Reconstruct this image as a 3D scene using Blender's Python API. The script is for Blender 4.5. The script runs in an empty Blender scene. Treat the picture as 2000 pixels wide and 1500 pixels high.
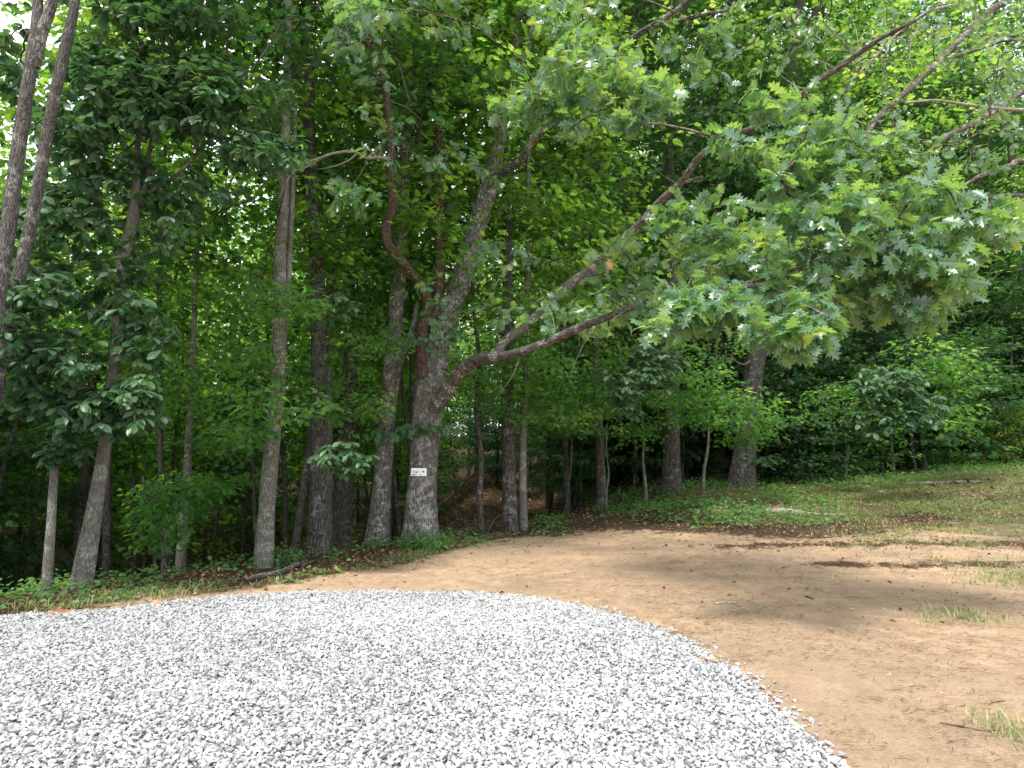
import bpy, math
import numpy as np
from mathutils import Vector

# ------------------------------------------------------------------ camera, world, sun, exposure
SC = bpy.context.scene
COL = SC.collection
F_PX = 1333.0; PITCH = math.atan(150/1333.0); EYE = 1.6
cam_d = bpy.data.cameras.new("camera"); cam = bpy.data.objects.new("camera", cam_d); COL.objects.link(cam)
cam_d.sensor_width = 36.0; cam_d.lens = 36.0*F_PX/2000.0
cam_d.clip_start = 0.05; cam_d.clip_end = 3000
cam.location = (0, 0, EYE); cam.rotation_euler = (math.pi/2+PITCH, 0, 0)
SC.camera = cam
SUN_EL, SUN_AZ = math.radians(62), math.radians(212)          # azimuth measured from +Y towards +X
w = bpy.data.worlds.new("World"); SC.world = w; w.use_nodes = True
nt = w.node_tree; nt.nodes.clear()
sky = nt.nodes.new("ShaderNodeTexSky"); sky.sky_type = 'NISHITA'; sky.sun_disc = False
sky.sun_elevation = SUN_EL; sky.sun_rotation = SUN_AZ; sky.air_density = 1.0; sky.dust_density = 2.0
tc = nt.nodes.new("ShaderNodeTexCoord"); mp = nt.nodes.new("ShaderNodeMapping"); mp.inputs['Scale'].default_value = (1, 1, 2.2)
nz = nt.nodes.new("ShaderNodeTexNoise"); nz.inputs['Scale'].default_value = 2.3; nz.inputs['Detail'].default_value = 6
rp = nt.nodes.new("ShaderNodeValToRGB"); rp.color_ramp.elements[0].position = 0.38; rp.color_ramp.elements[1].position = 0.52
rp.color_ramp.elements[0].color = (0.55,)*3+(1,); rp.color_ramp.elements[1].color = (1,)*3+(1,)
mx = nt.nodes.new("ShaderNodeMix"); mx.data_type = 'RGBA'
mx.inputs[7].default_value = (6.1, 6.35, 6.8, 1)
bg = nt.nodes.new("ShaderNodeBackground"); bg.inputs['Strength'].default_value = 0.10
wo = nt.nodes.new("ShaderNodeOutputWorld")
L = nt.links.new
L(tc.outputs['Generated'], mp.inputs[0]); L(mp.outputs[0], nz.inputs['Vector']); L(nz.outputs[0], rp.inputs[0])
L(rp.outputs[0], mx.inputs[0]); L(sky.outputs[0], mx.inputs[6]); L(mx.outputs[2], bg.inputs[0]); L(bg.outputs[0], wo.inputs[0])
sd = bpy.data.lights.new("sun", 'SUN'); sd.energy = 1.5; sd.angle = math.radians(10); sd.color = (1, 0.95, 0.87)
so = bpy.data.objects.new("sun", sd); COL.objects.link(so)
sdir = Vector((math.sin(SUN_AZ)*math.cos(SUN_EL), math.cos(SUN_AZ)*math.cos(SUN_EL), math.sin(SUN_EL)))
so.rotation_euler = sdir.to_track_quat('Z', 'Y').to_euler()
SC.view_settings.view_transform = 'Standard'; SC.view_settings.look = 'None'
SC.view_settings.gamma = 1.0; SC.view_settings.exposure = 1.95
cy = SC.cycles
cy.use_denoising = True
cy.max_bounces = 11; cy.diffuse_bounces = 9; cy.glossy_bounces = 2; cy.transmission_bounces = 6; cy.transparent_max_bounces = 8
cy.caustics_reflective = False; cy.caustics_refractive = False
cy.sample_clamp_indirect = 6.0

# ------------------------------------------------------------------ pixel <-> world, terrain
CT, ST = math.cos(PITCH), math.sin(PITCH)
def P(px, py, Y):
    """the point at depth Y seen at pixel (px, py) of the 2000x1500 photograph"""
    u = (px-1000)/F_PX; v = (750-py)/F_PX
    dy = CT - v*ST; dz = ST + v*CT
    k = Y/dy
    return np.array([u*k, Y, EYE+dz*k])
def sst(a, b, x):
    t = np.clip((x-a)/(b-a), 0, 1); return t*t*(3-2*t)
def lattice(n, seed):
    return np.random.default_rng(seed).random((n, n))
_LT = lattice(256, 5)
def vnoise(x, y, s=1.0):
    x = np.asarray(x, float)*s+37.7; y = np.asarray(y, float)*s+91.3
    ix = np.floor(x).astype(int); iy = np.floor(y).astype(int)
    fx = x-ix; fy = y-iy; fx = fx*fx*(3-2*fx); fy = fy*fy*(3-2*fy)
    a = _LT[ix % 256, iy % 256]; b = _LT[(ix+1) % 256, iy % 256]; c = _LT[ix % 256, (iy+1) % 256]; d = _LT[(ix+1) % 256, (iy+1) % 256]
    return (a*(1-fx)+b*fx)*(1-fy)+(c*(1-fx)+d*fx)*fy - 0.5
LN = np.array([-.793, .609]); LA = np.array([-5.6, 7.9])
def sline(x, y):
    return (x-LA[0])*LN[0] + (y-LA[1])*LN[1] - 0.25
def height(x, y):
    x = np.asarray(x, float); y = np.asarray(y, float)
    k = np.interp(x, [-3, 0.8, 4.5, 8, 12, 18, 60], [0, .025, .078, .080, .100, .135, .14])
    ry = np.maximum(0, y-9); ry = np.where(ry < 14, ry, 14+(ry-14)*.35)
    z = k*ry
    s = sline(x, y)
    drop = 4.3*sst(0, 15, s)*(1-sst(-1.5, 7, x)) + 0.35*sst(0, 4, s)*(1-sst(1, 3.5, x))
    z = z - drop
    z = z + 3.2*sst(22, 42, y)*(1-.8*sst(2, 12, x)) + (6+5*sst(-2, 14, x))*sst(36, 85, y) + .02*np.maximum(0, y-80)
    tr = np.exp(-((x-(-.9-(y-16)*.02))/2.3)**2)*sst(15, 18.5, y)*(1-sst(38, 46, y))      # trail
    z = z*(1-tr)+tr*np.interp(y, [15, 17.5, 20, 26, 36, 46], [.1, -.12, -.1, .25, 1.1, 2.])
    amp = .05 + .12*sst(13, 22, y+np.abs(x)*.2)
    z = z + amp*vnoise(x, y, .45) + .05*vnoise(x, y, 1.3)*sst(8, 14, y) + .018*vnoise(x, y, 3.1) + .009*vnoise(x, y, 6.3)
    mound = .16*np.exp(-(((x-3.2)/1.9)**2+((y-15.1)/.5)**2))
    return z+mound
def hit(px, py, ymax=90):
    ys = np.arange(2.0, ymax, .03)
    u = (px-1000)/F_PX; v = (750-py)/F_PX
    dy = CT - v*ST; dz = ST + v*CT
    xs = u/dy*ys; zs = EYE+dz/dy*ys
    b = np.nonzero(zs < height(xs, ys))[0]
    i = b[0] if len(b) else len(ys)-1
    return np.array([xs[i], ys[i], float(height(xs[i], ys[i]))])

# ------------------------------------------------------------------ object helpers
def tag(o, label=None, cat=None, group=None, kind=None):
    if label: o['label'] = label
    if cat: o['category'] = cat
    if group: o['group'] = group
    if kind: o['kind'] = kind
    return o
def empty(name, loc, label, cat, group=None):
    o = bpy.data.objects.new(name, None); COL.objects.link(o); o.location = loc; o.empty_display_size = .3
    return tag(o, label, cat, group)
def link(name, mesh, parent=None, loc=None):
    o = bpy.data.objects.new(name, mesh); COL.objects.link(o)
    if parent is not None: o.parent = parent
    if loc is not None: o.location = loc
    return o

class Geo:
    """collects vertices and faces in numpy and links them as one mesh"""
    def __init__(s): s.v=[]; s.l=[]; s.c=[]; s.m=[]; s.r=[]; s.b=[]; s.sm=[]; s.n=0
    def add(s, v, loops, counts, mat=0, rnd=None, bark=None, smooth=False):
        v = np.asarray(v, float).reshape(-1, 3); loops = np.asarray(loops, np.int64); counts = np.asarray(counts, np.int64)
        s.v.append(v); s.l.append(loops+s.n); s.c.append(counts)
        s.m.append(np.full(len(counts), mat)); s.sm.append(np.full(len(counts), smooth))
        s.r.append(np.zeros(len(v)) if rnd is None else np.broadcast_to(rnd, (len(v),)))
        s.b.append(v if bark is None else bark); s.n += len(v)
    def mesh(s, name, mats, origin=(0, 0, 0)):
        me = bpy.data.meshes.new(name)
        v = np.concatenate(s.v)-np.array(origin); l = np.concatenate(s.l); c = np.concatenate(s.c)
        me.vertices.add(len(v)); me.loops.add(len(l)); me.polygons.add(len(c))
        me.vertices.foreach_set('co', v.astype(np.float32).ravel())
        me.loops.foreach_set('vertex_index', l.astype(np.int32))
        st = np.concatenate([[0], np.cumsum(c)[:-1]])
        me.polygons.foreach_set('loop_start', st.astype(np.int32))
        me.polygons.foreach_set('material_index', np.concatenate(s.m).astype(np.int32))
        me.polygons.foreach_set('use_smooth', np.concatenate(s.sm).astype(bool))
        a = me.attributes.new('rnd', 'FLOAT', 'POINT'); a.data.foreach_set('value', np.concatenate(s.r).astype(np.float32))
        a = me.attributes.new('bark', 'FLOAT_VECTOR', 'POINT'); a.data.foreach_set('vector', np.concatenate(s.b).astype(np.float32).ravel())
        for m in mats: me.materials.append(m)
        me.update(calc_edges=True)
        return me

def catmull(p, step):
    p = np.asarray(p, float); out = []
    q = np.vstack([2*p[0]-p[1], p, 2*p[-1]-p[-2]])
    for i in range(1, len(q)-2):
        n = max(1, int(np.linalg.norm(q[i+1, :3]-q[i, :3])/step))
        t = np.arange(n)[:, None]/n
        out.append(.5*((2*q[i])+(-q[i-1]+q[i+1])*t+(2*q[i-1]-5*q[i]+4*q[i+1]-q[i+2])*t**2+(-q[i-1]+3*q[i]-3*q[i+1]+q[i+2])*t**3))
    out.append(p[-1:]); return np.vstack(out)

def tube(g, pts, rad, k=8, mat=0, rnd=0., lump=0., seed=0, flare=False, cap=True, ridge=0.):
    pts = np.asarray(pts, float); rad = np.maximum(np.asarray(rad, float), .0008); n = len(pts)
    t = np.gradient(pts, axis=0); t /= np.linalg.norm(t, axis=1)[:, None]+1e-9
    ref = np.array([1, 0, 0.]) if abs(t[0, 0]) < .8 else np.array([0, 1, 0.])
    N = np.zeros_like(pts); v = ref
    for i in range(n):
        v = v-t[i]*v.dot(t[i]); v = v/(np.linalg.norm(v)+1e-9); N[i] = v
    B = np.cross(t, N)
    a = np.arange(k)/k*2*np.pi
    Ls = np.concatenate([[0], np.cumsum(np.linalg.norm(np.diff(pts, axis=0), axis=1))])
    R = rad[:, None]*np.ones((1, k))
    rm = float(rad.mean())
    if lump: R = R*(1+lump*(vnoise(np.cos(a)[None, :]*1.5+seed*7+Ls[:, None]*0, Ls[:, None]*2.2+np.sin(a)[None, :]*1.5+seed)*2))
    if flare:
        fl = np.exp(-Ls/.28)[:, None]
        R = R*(1+fl*(.14+.24*np.clip(np.sin(a*3+seed)[None, :]+.6*np.sin(a*5+seed*2)[None, :], -.4, 1.4)))
    if ridge:
        R = R + ridge*(vnoise(a[None, :]*k/6.3*.45+seed, Ls[:, None]*7)+.5*vnoise(a[None, :]*k/6.3*.9+seed, Ls[:, None]*19))
    V = pts[:, None]+R[..., None]*(np.cos(a)[None, :, None]*N[:, None]+np.sin(a)[None, :, None]*B[:, None])
    bk = np.stack([np.cos(a)[None, :]*rm+seed*3.1+0*R, np.sin(a)[None, :]*rm+0*R, Ls[:, None]+0*R], -1)
    i = np.arange(n-1)[:, None]*k; j = np.arange(k)[None]; j2 = (j+1) % k
    f = np.stack([i+j, i+j2, i+k+j2, i+k+j], -1).reshape(-1, 4)
    loops = f.ravel(); cnt = np.full(len(f), 4)
    if cap and k > 4:
        loops = np.concatenate([loops, (n-1)*k+np.arange(k)]); cnt = np.append(cnt, k)
    g.add(V.reshape(-1, 3), loops, cnt, mat, rnd, bk.reshape(-1, 3), True)

# ------------------------------------------------------------------ leaf templates (x along the leaf, length 1)
def tmpl(half, drop=.18, fold=.22, petiole=0.):
    """half: (x, y) outline pairs on one side from base to tip; every section is joined to a midrib"""
    V = []; Fc = []
    xs = [h[0] for h in half]
    mid = [(x, 0.) for x in xs]
    def z(x, y): return -drop*x*x + fold*abs(y) - .5*abs(y)**2
    for x, y in mid: V.append((x, y, z(x, y)))
    n = len(half)
    for sgn in (1, -1):
        o = len(V)
        for x, y in half: V.append((x, sgn*y, z(x, y)))
        for i in range(n-1):
            f = [i, i+1, o+i+1, o+i]
            f = f if sgn < 0 else f[::-1]
            Fc.append(f)
    return np.array(V, float), Fc
def tmpl_lobed(lobes, drop=.2, fold=.2):
    """lobes: list of (x_sinus0, y_sinus0, tips[(x,y)...], x_sinus1, y_sinus1), midrib joined to sinuses"""
    V = []; Fc = []
    def z(x, y): return -drop*x*x + fold*abs(y) - .6*abs(y)**2
    def ad(x, y): V.append((x, y, z(x, y))); return len(V)-1
    for sgn in (1, -1):
        for (x0, y0, tips, x1, y1) in lobes:
            m0 = ad(x0+.0, 0); m1 = ad(x1, 0); s0 = ad(x0, sgn*y0); s1 = ad(x1, sgn*y1)
            tp = [ad(x, sgn*y) for x, y in tips]
            f = [m0, s0, s1, m1]; Fc.append(f if sgn < 0 else f[::-1])
            f = [s0]+tp+[s1]; Fc.append(f if sgn < 0 else f[::-1])
    return np.array(V, float), Fc
T_OAK = tmpl_lobed([(0, .0, [(.12, .09), (.19, .22)], .23, .085), (.23, .085, [(.28, .22), (.31, .35), (.38, .24)], .43, .095),
                    (.43, .095, [(.53, .30), (.64, .45), (.61, .27), (.71, .28)], .68, .10), (.68, .10, [(.78, .20), (.90, .29), (.85, .13)], .87, .07),
                    (.87, .07, [(.95, .09)], 1.0, .0)], .24, .30)
T_OVATE = tmpl([(0, 0), (.15, .08), (.35, .18), (.58, .25), (.78, .2), (.92, .08), (1, 0)], .22, .3)
T_MAPLE = (lambda: (np.array([(0, 0, 0), (.05, .33, -.01), (.2, .24, .05), (.52, .52, -.08), (.52, .27, .04), (.72, .24, -.04), (1, 0, -.16),
                               (.72, -.24, -.04), (.52, -.27, .04), (.52, -.52, -.08), (.2, -.24, .05), (.05, -.33, -.01), (.4, 0, -.03)], float),
                     [[12, 0, 1, 2], [12, 2, 3, 4], [12, 4, 5, 6], [12, 6, 7, 8], [12, 8, 9, 10], [12, 10, 11, 0]]))()
T_SIMPLE = (np.array([(0, 0, 0), (.5, .3, .06), (1, 0, -.12), (.5, -.3, .06)], float), [[0, 3, 2, 1]])
T_SIMPLE = (np.array([(0, 0, 0), (.3, .27, .06), (.7, .24, .02), (1, 0, -.14), (.7, -.24, .02), (.3, -.27, .06)], float), [[0, 5, 4, 3], [3, 2, 1, 0]])
T_BLADE = (np.array([(0, .035, 0), (0, -.035, 0), (.5, -.028, .06), (.5, .028, .06), (1, 0, -.1)], float), [[0, 1, 2, 3], [3, 2, 4]])

def norm(a): return a/(np.linalg.norm(a, axis=-1, keepdims=True)+1e-9)
def leaves(g, T, pos, d, nrm, size, rnd, mat=1, wide=None):
    V, Fc = T; n = len(pos)
    if n == 0: return
    x = norm(d); z = nrm-x*np.sum(nrm*x, -1, keepdims=True); z = norm(z); y = np.cross(z, x)
    S = np.asarray(size)[:, None]*np.ones((n, 1)); W = S if wide is None else S*np.asarray(wide)[:, None]
    out = (pos[:, None]+V[None, :, 0, None]*(x*S)[:, None]+V[None, :, 1, None]*(y*W)[:, None]+V[None, :, 2, None]*(z*S)[:, None])
    lt = np.concatenate([np.array(f) for f in Fc]); ct = np.array([len(f) for f in Fc])
    loops = (lt[None]+np.arange(n)[:, None]*len(V)).ravel()
    g.add(out.reshape(-1, 3), loops, np.tile(ct, n), mat, np.repeat(np.asarray(rnd)*np.ones(n), len(V)), None, False)

def rdir(rng, n): return norm(rng.normal(size=(n, 3)))
UP = np.array([0, 0, 1.])

def grow(skel, targets, rng, seg=.22, arc=.12, rt=.0035, pw=.42, wob=.05, weight=None):
    """join every target to the growing branch skeleton; returns chains (points, radii) and end directions"""
    skel = np.asarray(skel, float); targets = np.asarray(targets, float)
    order = np.argsort([np.min(np.sum((skel-t)**2, 1)) for t in targets])
    cap = len(skel)+len(targets)*60
    Pn = np.zeros((cap, 3)); Pn[:len(skel)] = skel; par = -np.ones(cap, int); n = len(skel); n0 = n
    wgt = np.zeros(cap); chains = []
    for ti in order:
        t = targets[ti]
        dd = np.sqrt(np.sum((Pn[:n]-t)**2, 1)); dd[n0:] *= 1.12; dd += .25*np.abs(Pn[:n, 2]-t[2]-.1)
        a = int(np.argmin(dd)); A = Pn[a]; D = t-A; ln = np.linalg.norm(D)
        m = int(np.clip(ln/seg, 2, 40))
        u = np.arange(1, m+1)[:, None]/m
        bow = rng.normal(size=3)*wob*ln; bow[2] += arc*ln
        jit = rng.normal(size=(m, 3))*wob*seg*.8; jit[-1] = 0
        pts = A+D*u+np.sin(u*np.pi)*bow+jit
        ids = np.arange(n, n+m); Pn[n:n+m] = pts; par[n:n+m] = np.concatenate([[a], ids[:-1]]); n += m
        chains.append((a, ids, ti))
    # pipe model
    for a, ids, ti in chains: wgt[ids[-1]] += 1
    for i in range(n-1, n0-1, -1):
        if par[i] >= 0: wgt[par[i]] += wgt[i]
    R = rt*np.maximum(wgt, 1)**pw
    out = []; dirs = np.zeros((len(targets), 3))
    for a, ids, ti in chains:
        pp = np.vstack([Pn[a:a+1], Pn[ids]]); r0 = R[ids[0]]
        rr = np.concatenate([[r0], R[ids]])
        out.append((pp, rr)); dirs[ti] = norm(pp[-1]-pp[-2])
    return out, dirs

def spray_oak(g, t, d, rng, size=.16, n=9, mat=1, bright=None, T=T_OAK, droop=.35, back=.26):
    N = len(t); k = n
    u = rng.random((N, k, 1))**1.5*back
    pos = t[:, None]-d[:, None]*u+rng.normal(size=(N, k, 3))*.02
    az = rng.random((N, k, 1))*2*np.pi
    s = np.cross(d, UP); s = norm(s+1e-4); w_ = np.cross(s, d)
    dr = d[:, None]*(.5+.5*rng.random((N, k, 1)))+s[:, None]*np.cos(az)*.95+w_[:, None]*np.sin(az)*.55
    dr[..., 2] -= droop*(.4+rng.random((N, k)))
    nm = UP+rng.normal(size=(N, k, 3))*.75
    r = (rng.random((N, 1)) if bright is None else bright[:, None])*.6+.4*rng.random((N, k))
    pet = norm(dr)*.03
    leaves(g, T, (pos+pet).reshape(-1, 3), dr.reshape(-1, 3), nm.reshape(-1, 3), (size*(.65+.55*rng.random(N*k))), r.ravel(), mat)
def spray_maple(g, t, d, rng, size=.1, n=16, rad=.36, mat=1, T=T_MAPLE, flat=.07, tilt=.35, outward=1.):
    N = len(t); az = rng.random((N, n))*2*np.pi; rr = np.sqrt(rng.random((N, n)))*rad
    off = np.stack([np.cos(az)*rr, np.sin(az)*rr, rng.normal(size=(N, n))*flat-rr*.18], -1)
    dr = off.copy(); dr[..., 2] = -.12; dr = norm(dr)+.7*outward*d[:, None]+rng.normal(size=(N, n, 3))*.4; dr[..., 2] = dr[..., 2]*.4-.15
    pl = UP+rng.normal(size=(N, 1, 3))*.22
    nm = pl+rng.normal(size=(N, n, 3))*tilt
    r = rng.random((N, 1))*.5+.5*rng.random((N, n))
    leaves(g, T, (t[:, None]+off).reshape(-1, 3), dr.reshape(-1, 3), nm.reshape(-1, 3), size*(.6+.6*rng.random(N*n)), r.ravel(), mat)
    return off
def spray_big(g, t, d, rng, size=.19, n=6, mat=1):
    N = len(t); az = np.arange(n)/n*2*np.pi+rng.random((N, 1))*6+rng.normal(size=(N, n))*.25
    dr = np.stack([np.cos(az), np.sin(az), -.15-.5*rng.random((N, n))], -1)+.45*d[:, None]
    nm = UP+rng.normal(size=(N, n, 3))*.28+.3*d[:, None]
    pos = np.repeat(t[:, None], n, 1)+rng.normal(size=(N, n, 3))*.012
    r = rng.random((N, 1))*.6+.4*rng.random((N, n))
    leaves(g, T_OVATE, pos.reshape(-1, 3), dr.reshape(-1, 3), nm.reshape(-1, 3), size*(.7+.5*rng.random(N*n)), r.ravel(), mat)

# ------------------------------------------------------------------ materials
def new_mat(name):
    m = bpy.data.materials.new(name); m.use_nodes = True; m.node_tree.nodes.clear(); return m, m.node_tree
def nod(nt, t, **kw):
    n = nt.nodes.new(t)
    for k, v in kw.items():
        if k in n.inputs: n.inputs[k].default_value = v
        else: setattr(n, k, v)
    return n
def ramp(nt, src, stops):
    r = nt.nodes.new("ShaderNodeValToRGB"); e = r.color_ramp.elements
    while len(e) < len(stops): e.new(.5)
    for i, (p, c) in enumerate(stops): e[i].position = p; e[i].color = (*c, 1)
    nt.links.new(src, r.inputs[0]); return r.outputs[0]
def mixc(nt, f, a, b, mode='MIX'):
    m = nt.nodes.new("ShaderNodeMix"); m.data_type = 'RGBA'; m.blend_type = mode
    for s, i in ((f, 0), (a, 6), (b, 7)):
        if isinstance(s, (int, float)): m.inputs[i].default_value = s
        elif isinstance(s, tuple): m.inputs[i].default_value = (*s, 1)
        else: nt.links.new(s, m.inputs[i])
    return m.outputs[2]
def math_(nt, op, a, b=None, clamp=False):
    m = nt.nodes.new("ShaderNodeMath"); m.operation = op; m.use_clamp = clamp
    for s, i in ((a, 0), (b, 1)):
        if s is None: continue
        if isinstance(s, (int, float)): m.inputs[i].default_value = s
        else: nt.links.new(s, m.inputs[i])
    return m.outputs[0]
def leaf_mat(name, stops, trans, tf=.45, rough=.42, spec=.5, young=None):
    m, nt = new_mat(name)
    at = nod(nt, "ShaderNodeAttribute", attribute_name='rnd')
    geo = nod(nt, "ShaderNodeNewGeometry")
    nz = nod(nt, "ShaderNodeTexNoise", Scale=1.3, Detail=2.0); nt.links.new(geo.outputs['Position'], nz.inputs['Vector'])
    f = math_(nt, 'ADD', at.outputs['Fac'], math_(nt, 'MULTIPLY', math_(nt, 'SUBTRACT', nz.outputs[0], .5), .9), True)
    col = ramp(nt, f, stops)
    tcol = ramp(nt, f, trans)
    p = nod(nt, "ShaderNodeBsdfPrincipled", Roughness=rough); p.inputs['Specular IOR Level'].default_value = spec
    nt.links.new(col, p.inputs['Base Color'])
    t = nod(nt, "ShaderNodeBsdfTranslucent"); nt.links.new(tcol, t.inputs['Color'])
    ms = nod(nt, "ShaderNodeMixShader"); ms.inputs[0].default_value = tf
    o = nod(nt, "ShaderNodeOutputMaterial")
    nt.links.new(p.outputs[0], ms.inputs[1]); nt.links.new(t.outputs[0], ms.inputs[2]); nt.links.new(ms.outputs[0], o.inputs[0])
    return m
M_OAKLEAF = leaf_mat("oak_leaf", [(0, (.06, .135, .085)), (.75, (.10, .205, .12)), (1, (.19, .30, .09))],
                     [(0, (.20, .42, .06)), (.6, (.38, .62, .09)), (1, (.72, .82, .12))], .38, .33, 1.0)
M_BIGLEAF = leaf_mat("broad_leaf", [(0, (.036, .09, .040)), (1, (.075, .155, .060))], [(0, (.08, .22, .06)), (.8, (.17, .38, .08)), (1, (.30, .42, .05))], .25, .42, .5)
M_MAPLE = leaf_mat("maple_leaf", [(0, (.03, .085, .038)), (1, (.065, .155, .065))], [(0, (.16, .44, .05)), (.6, (.38, .70, .09)), (1, (.68, .92, .14))], .58, .5, .35)
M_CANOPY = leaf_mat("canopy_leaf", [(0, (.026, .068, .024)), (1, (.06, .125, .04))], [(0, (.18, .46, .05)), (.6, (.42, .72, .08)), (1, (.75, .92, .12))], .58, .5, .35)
M_CANOPY_SHADED = leaf_mat("shaded_canopy_leaf", [(0, (.016, .045, .018)), (1, (.038, .085, .032))], [(0, (.06, .22, .035)), (1, (.20, .46, .07))], .36, .45, .4)  # canopy leaf darkened: the shade of the dense woods put into its colour
M_HERB = leaf_mat("herb_leaf", [(0, (.06, .15, .045)), (1, (.14, .27, .08))], [(0, (.18, .40, .07)), (1, (.38, .62, .12))], .35, .5, .35)
M_YELLOWGREEN = leaf_mat("bush_leaf", [(0, (.10, .17, .035)), (1, (.20, .28, .06))], [(0, (.28, .42, .05)), (1, (.48, .62, .08))], .4, .5, .3)
M_GRASS = leaf_mat("grass_blade", [(0, (.13, .18, .06)), (.45, (.20, .26, .09)), (.75, (.36, .34, .17)), (1, (.50, .42, .25))], [(0, (.22, .32, .06)), (1, (.45, .5, .15))], .3, .5, .3)

def bark_mat(name, ridge, fiss, lichen, lich_amt=.5, sc=26, zs=.2, bump=.012, moss=None):
    m, nt = new_mat(name)
    at = nod(nt, "ShaderNodeAttribute", attribute_name='bark')
    mp = nod(nt, "ShaderNodeMapping"); mp.inputs['Scale'].default_value = (1, 1, zs); nt.links.new(at.outputs['Vector'], mp.inputs[0])
    n0 = nod(nt, "ShaderNodeTexNoise", Scale=9., Detail=3.); nt.links.new(at.outputs['Vector'], n0.inputs['Vector'])
    va = nod(nt, "ShaderNodeVectorMath", operation='MULTIPLY_ADD'); nt.links.new(n0.outputs['Color'], va.inputs[0]); va.inputs[1].default_value = (.05, .05, .05)
    nt.links.new(mp.outputs[0], va.inputs[2])
    vo = nod(nt, "ShaderNodeTexVoronoi", Scale=float(sc)); vo.feature = 'DISTANCE_TO_EDGE'; nt.links.new(va.outputs[0], vo.inputs['Vector'])
    n1 = nod(nt, "ShaderNodeTexNoise", Scale=float(sc)*1.6, Detail=5., Roughness=.7); nt.links.new(va.outputs[0], n1.inputs['Vector'])
    edge = math_(nt, 'MULTIPLY', vo.outputs['Distance'], 5.5, True)
    h = math_(nt, 'MULTIPLY', edge, math_(nt, 'ADD', n1.outputs[0], .25), True)
    col = ramp(nt, h, [(0, fiss), (.28, tuple((a+b)/2 for a, b in zip(fiss, ridge))), (.75, ridge)])
    n2 = nod(nt, "ShaderNodeTexNoise", Scale=7., Detail=6., Roughness=.72); nt.links.new(at.outputs['Vector'], n2.inputs['Vector'])
    n3 = nod(nt, "ShaderNodeTexNoise", Scale=1.7, Detail=2.); nt.links.new(at.outputs['Vector'], n3.inputs['Vector'])
    lm = ramp(nt, math_(nt, 'ADD', n2.outputs[0], math_(nt, 'MULTIPLY', n3.outputs[0], .35)), [(.60+.25*(1-lich_amt), (0, 0, 0)), (.68+.25*(1-lich_amt), (1, 1, 1))])
    lm = math_(nt, 'MULTIPLY', lm, math_(nt, 'ADD', math_(nt, 'MULTIPLY', edge, .8), .1, True))
    col = mixc(nt, lm, col, lichen)
    p = nod(nt, "ShaderNodeBsdfPrincipled", Roughness=.92); p.inputs['Specular IOR Level'].default_value = .2
    nt.links.new(col, p.inputs['Base Color'])
    b = nod(nt, "ShaderNodeBump", Strength=1.0, Distance=bump); nt.links.new(h, b.inputs['Height']); nt.links.new(b.outputs[0], p.inputs['Normal'])
    o = nod(nt, "ShaderNodeOutputMaterial"); nt.links.new(p.outputs[0], o.inputs[0])
    return m
B_OAK = bark_mat("oak_bark", (.195, .182, .165), (.038, .034, .030), (.42, .42, .38), .66, 44, .15, .016)
B_LIMB = bark_mat("limb_bark", (.14, .124, .106), (.035, .029, .025), (.36, .36, .31), .62, 34, .22, .012)
B_RED = bark_mat("reddish_bark", (.135, .092, .072), (.036, .024, .019), (.30, .28, .24), .35, 34, .2, .012)
B_GREY = bark_mat("grey_lichen_bark", (.17, .16, .135), (.07, .063, .05), (.28, .29, .25), .7, 48, .2, .006)
B_DARK = bark_mat("dark_furrowed_bark", (.105, .095, .086), (.020, .018, .016), (.30, .29, .27), .42, 34, .12, .016)
B_DARK2 = bark_mat("brown_grey_bark", (.115, .106, .095), (.028, .024, .021), (.24, .24, .21), .6, 52, .12, .008)
B_WOOD = bark_mat("woods_bark", (.11, .10, .087), (.028, .024, .020), (.22, .22, .19), .5, 26, .22, .01)
B_DEAD = bark_mat("dead_twig_bark", (.30, .26, .21), (.13, .10, .08), (.40, .39, .34), .7, 60, .3, .003)
def plain(name, c, rough=.8, var=.25, sc=30, c2=None, metal=0.):
    m, nt = new_mat(name); tcn = nod(nt, "ShaderNodeTexCoord")
    n = nod(nt, "ShaderNodeTexNoise", Scale=float(sc), Detail=4.); nt.links.new(tcn.outputs['Object'], n.inputs['Vector'])
    c2 = c2 or tuple(x*(1-var) for x in c)
    col = ramp(nt, n.outputs[0], [(.3, c2), (.7, c)])
    p = nod(nt, "ShaderNodeBsdfPrincipled", Roughness=rough, Metallic=metal); nt.links.new(col, p.inputs['Base Color'])
    b = nod(nt, "ShaderNodeBump", Strength=.3, Distance=.003); nt.links.new(n.outputs[0], b.inputs['Height']); nt.links.new(b.outputs[0], p.inputs['Normal'])
    o = nod(nt, "ShaderNodeOutputMaterial"); nt.links.new(p.outputs[0], o.inputs[0]); return m
def rnd_mat(name, stops, rough=.8, nscale=0., namt=.0, trans=0.):
    m, nt = new_mat(name); at = nod(nt, "ShaderNodeAttribute", attribute_name='rnd'); f = at.outputs['Fac']
    if nscale:
        g = nod(nt, "ShaderNodeNewGeometry"); n = nod(nt, "ShaderNodeTexNoise", Scale=float(nscale), Detail=4., Roughness=.65); nt.links.new(g.outputs['Position'], n.inputs['Vector'])
        f = math_(nt, 'ADD', f, math_(nt, 'MULTIPLY', math_(nt, 'SUBTRACT', n.outputs[0], .5), namt), True)
    col = ramp(nt, f, stops)
    p = nod(nt, "ShaderNodeBsdfPrincipled", Roughness=rough); p.inputs['Specular IOR Level'].default_value = .3; nt.links.new(col, p.inputs['Base Color'])
    o = nod(nt, "ShaderNodeOutputMaterial"); nt.links.new(p.outputs[0], o.inputs[0]); return m
M_STONE = rnd_mat("crushed_stone", [(0, (.14, .142, .142)), (.18, (.25, .252, .258)), (.5, (.37, .37, .372)), (.8, (.455, .452, .448)), (1, (.56, .555, .54))], .9, 60, .8)
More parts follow.
